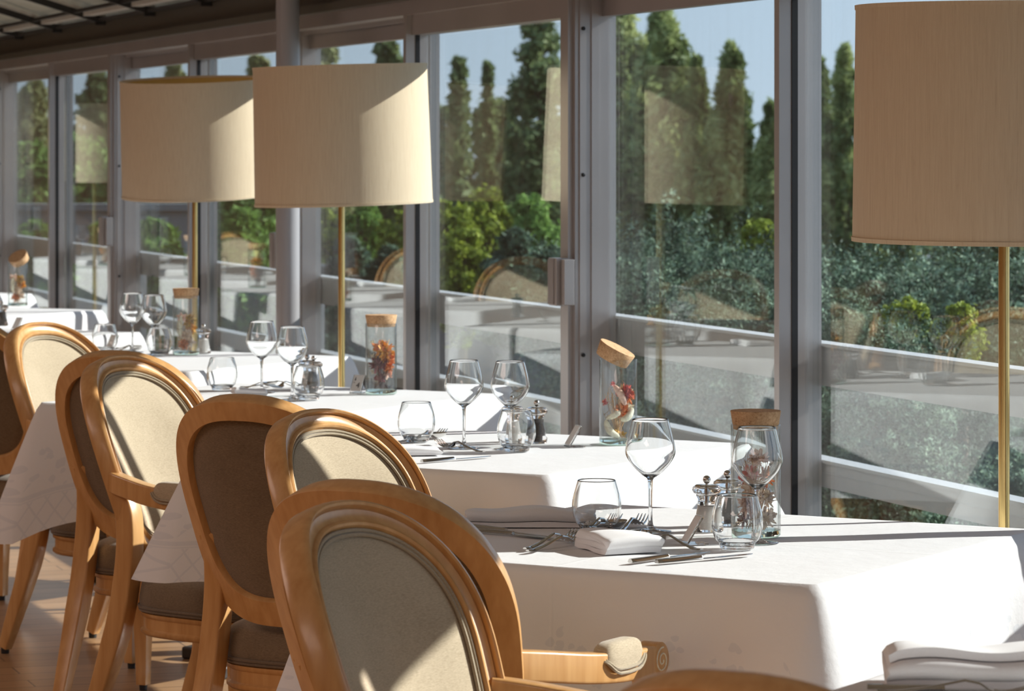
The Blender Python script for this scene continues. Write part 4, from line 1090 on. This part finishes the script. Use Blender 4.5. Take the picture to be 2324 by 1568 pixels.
card('table number stand seen edge-on beside the near salt mill', tcoord(1552, 1236), math.radians(-75), None)
card('table number stand seen edge-on left of the tipped-lid jar', tcoord(1286, 1015), math.radians(-72), None)
card('table number stand reading 4 left of the jar with orange flowers', tcoord(806, 893), math.radians(-28), '4', .5)
card('table number stand on the fourth table behind a tumbler', tcoord(248, 793), math.radians(-40), None)
card('table number stand at the far left on the fifth table', tcoord(32, 750), math.radians(-40), None)

for k in (5, 6, 7, 8, 9, 10):
    px_, py_ = P[k]
    dup(W0, (px_-.29, py_+1.0, TOPZ+.0005), 0, 'left wine glass on the '+TN[k])
    dup(W0, (px_-.20, py_+.97, TOPZ+.0005), 0, 'right wine glass on the '+TN[k])
    dup(T0_, (px_-.38, py_+1.08, TOPZ+.0005), 0, 'tumbler on the '+TN[k])
    if k > 6:
        jp = (px_+.0, py_+.95, TOPZ+.0005) if k > 6 else (px_-.02, py_+.93, TOPZ+.0005)
        jar('cork-topped glass jar on the '+TN[k], jp); flowers('dried flowers in the jar on the '+TN[k], jp, 20+k, ('autumn', 'orange', 'pink')[k % 3])
    napkin('folded white napkin on the '+TN[k], (px_-.48, py_+.82, TOPZ+.0005), .3, .11, .12, 3, .007, 30+k)
# cutlery and napkins
place('knife', 'rear knife of the pair left on the near table, pointing right', (1068, 1200), (1243, 1222))
place('knife', 'front knife of the pair left on the near table, pointing right', (1070, 1208), (1252, 1225))
place('knife', 'rear knife of the pair at the front edge of the near table', (1430, 1281), (1640, 1252))
place('knife', 'frontmost knife at the edge of the near table', (1490, 1282), (1700, 1262))
place('fork', 'front fork of the pair with handles at the front edge of the near table', (1197, 1257), (1352, 1228))
place('fork', 'rear fork of the pair with handles at the front edge of the near table', (1191, 1252), (1350, 1216))
place('fork', 'fork right of the square napkin, handle reaching to the knives', (1592, 1255), (1420, 1220))
place('fork', 'fork with raised tines right of the left tumbler', (1310, 1215), (1436, 1180))
place('spoon', 'spoon with its bowl right of the left tumbler on the near table', (1292, 1220), (1445, 1190))
place('fork', 'fork whose tines reach behind the free-standing wine glass', (1400, 1216), (1492, 1176))
place('knife', 'long knife on the second full table, left end near the edge', (957, 1052), (1130, 1037))
place('fork', 'fork lying before the left wine glass on the second full table', (1098, 1030), (990, 1015))
place('spoon', 'spoon behind the left tumbler on the second full table', (900, 1007), (1015, 993))
place('fork', 'fork with tines behind the spoon on the second full table', (930, 1005), (1040, 984))
place('fork', 'left fork on the third full table behind the napkin', (545, 882), (640, 880))
place('fork', 'right fork on the third full table beside the mills', (690, 876), (612, 886))
place('spoon', 'spoon under the left wine glass of the third full table', (545, 886), (612, 878))
place('spoon', 'spoon between the glasses on the fourth table', (262, 800), (322, 792))
place('fork', 'fork before the left wine glass on the fourth table', (265, 793), (320, 800))
napkin('long folded white napkin behind the two knives on the near table', tcoord(1205, 1193), math.radians(-2), .235, .075, 3, .0105, 1)
napkin('thick square folded napkin at the front edge of the near table', tcoord(1405, 1250), math.radians(24), .105, .125, 3, .0105, 2)
napkin('white napkin at the left of the second full table', tcoord(935, 1030), math.radians(15), .11, .12, 3, .006, 3)
napkin('small white napkin between tumbler and wine glass on the third full table', tcoord(565, 897), math.radians(10), .09, .11, 3, .007, 4)
napkin('white napkin at the left of the fourth table', tcoord(215, 812), math.radians(10), .10, .12, 3, .006, 6)
# corner table in front
napkin('blurred long folded napkin in the bottom right corner', (.612, 4.395, TOPZ+.0005), math.radians(-3), .26, .085, 4, .0125, 5)
def tc_abs(x, y): 
    pxx = 1162+7750*x/y; return (pxx, 345+7750*.687/y)
place('knife', 'knife under the napkin in the bottom right corner', tc_abs(.452, 4.345), tc_abs(.67, 4.33), dz=.001)
place('fork', 'fork beside the napkin in the bottom right corner', tc_abs(.462, 4.32), tc_abs(.67, 4.30))

# ================================================================== LIGHT
SE = math.atan(.55)
SAZ = math.radians(14.2)
sd = Vector((math.cos(SAZ)*math.cos(SE), math.sin(SAZ)*math.cos(SE), math.sin(SE)))     # toward the sun
sl_ = bpy.data.lights.new('sun', 'SUN'); sl_.energy = 9.2; sl_.color = (1, .965, .92); sl_.angle = math.radians(.5)
so_ = bpy.data.objects.new('sun', sl_); C.objects.link(so_); so_.rotation_euler = sd.to_track_quat('Z', 'Y').to_euler(); so_.location = (10, 5, 10)
def area(name, v, u, z, sx, sy, e, col, rot):
    l = bpy.data.lights.new(name, 'AREA'); l.shape = 'RECTANGLE'; l.size = sx; l.size_y = sy; l.energy = e; l.color = col
    o = bpy.data.objects.new(name, l); C.objects.link(o); x, y = bw(v, u); o.location = (x, y, z); o.rotation_euler = rot; return o
# added warm fill lights without fixtures, deeper inside the room, to lift the shaded sides
for u in (1.0, 6.0, 11.0, 17.0):
    area('room_fill_light', -1.8, u, 2.75, 2.0, 2.5, 50, (1, .75, .65), (0, 0, A))
w = bpy.data.worlds.new('world'); bpy.context.scene.world = w; w.use_nodes = True; nt = w.node_tree; nt.nodes.clear()
out = nt.nodes.new('ShaderNodeOutputWorld'); bg = nt.nodes.new('ShaderNodeBackground')
tc = nt.nodes.new('ShaderNodeTexCoord'); sp = nt.nodes.new('ShaderNodeSeparateXYZ'); nt.links.new(tc.outputs['Generated'], sp.inputs[0])
col = ramp(nt, sp.outputs[2], [(0.0, (.50, .60, .72)), (.12, (.42, .54, .70)), (1.0, (.22, .36, .62))])
nt.links.new(col, bg.inputs[0]); bg.inputs[1].default_value = 1.6; nt.links.new(bg.outputs[0], out.inputs[0])

# ================================================================== CAMERA
cam = bpy.data.cameras.new('camera'); co = bpy.data.objects.new('camera', cam); C.objects.link(co)
cam.sensor_width = 36; cam.sensor_fit = 'HORIZONTAL'; cam.lens = 7750/2324*36
co.location = (0, 0, 1.437); co.rotation_euler = (PI/2, 0, 0)
cam.shift_y = -(784-345)/2324; cam.clip_start = .05; cam.clip_end = 500
cam.dof.use_dof = True; cam.dof.focus_distance = 6.4; cam.dof.aperture_fstop = 14
S = bpy.context.scene; S.camera = co
S.view_settings.view_transform = 'Standard'; S.view_settings.look = 'None'; S.view_settings.gamma = 1; S.view_settings.exposure = .17
S.view_settings.use_curve_mapping = False
S.cycles.transparent_max_bounces = 40; S.cycles.max_bounces = 24; S.cycles.transmission_bounces = 20; S.cycles.glossy_bounces = 5; S.cycles.diffuse_bounces = 4
S.cycles.sample_clamp_indirect = 6
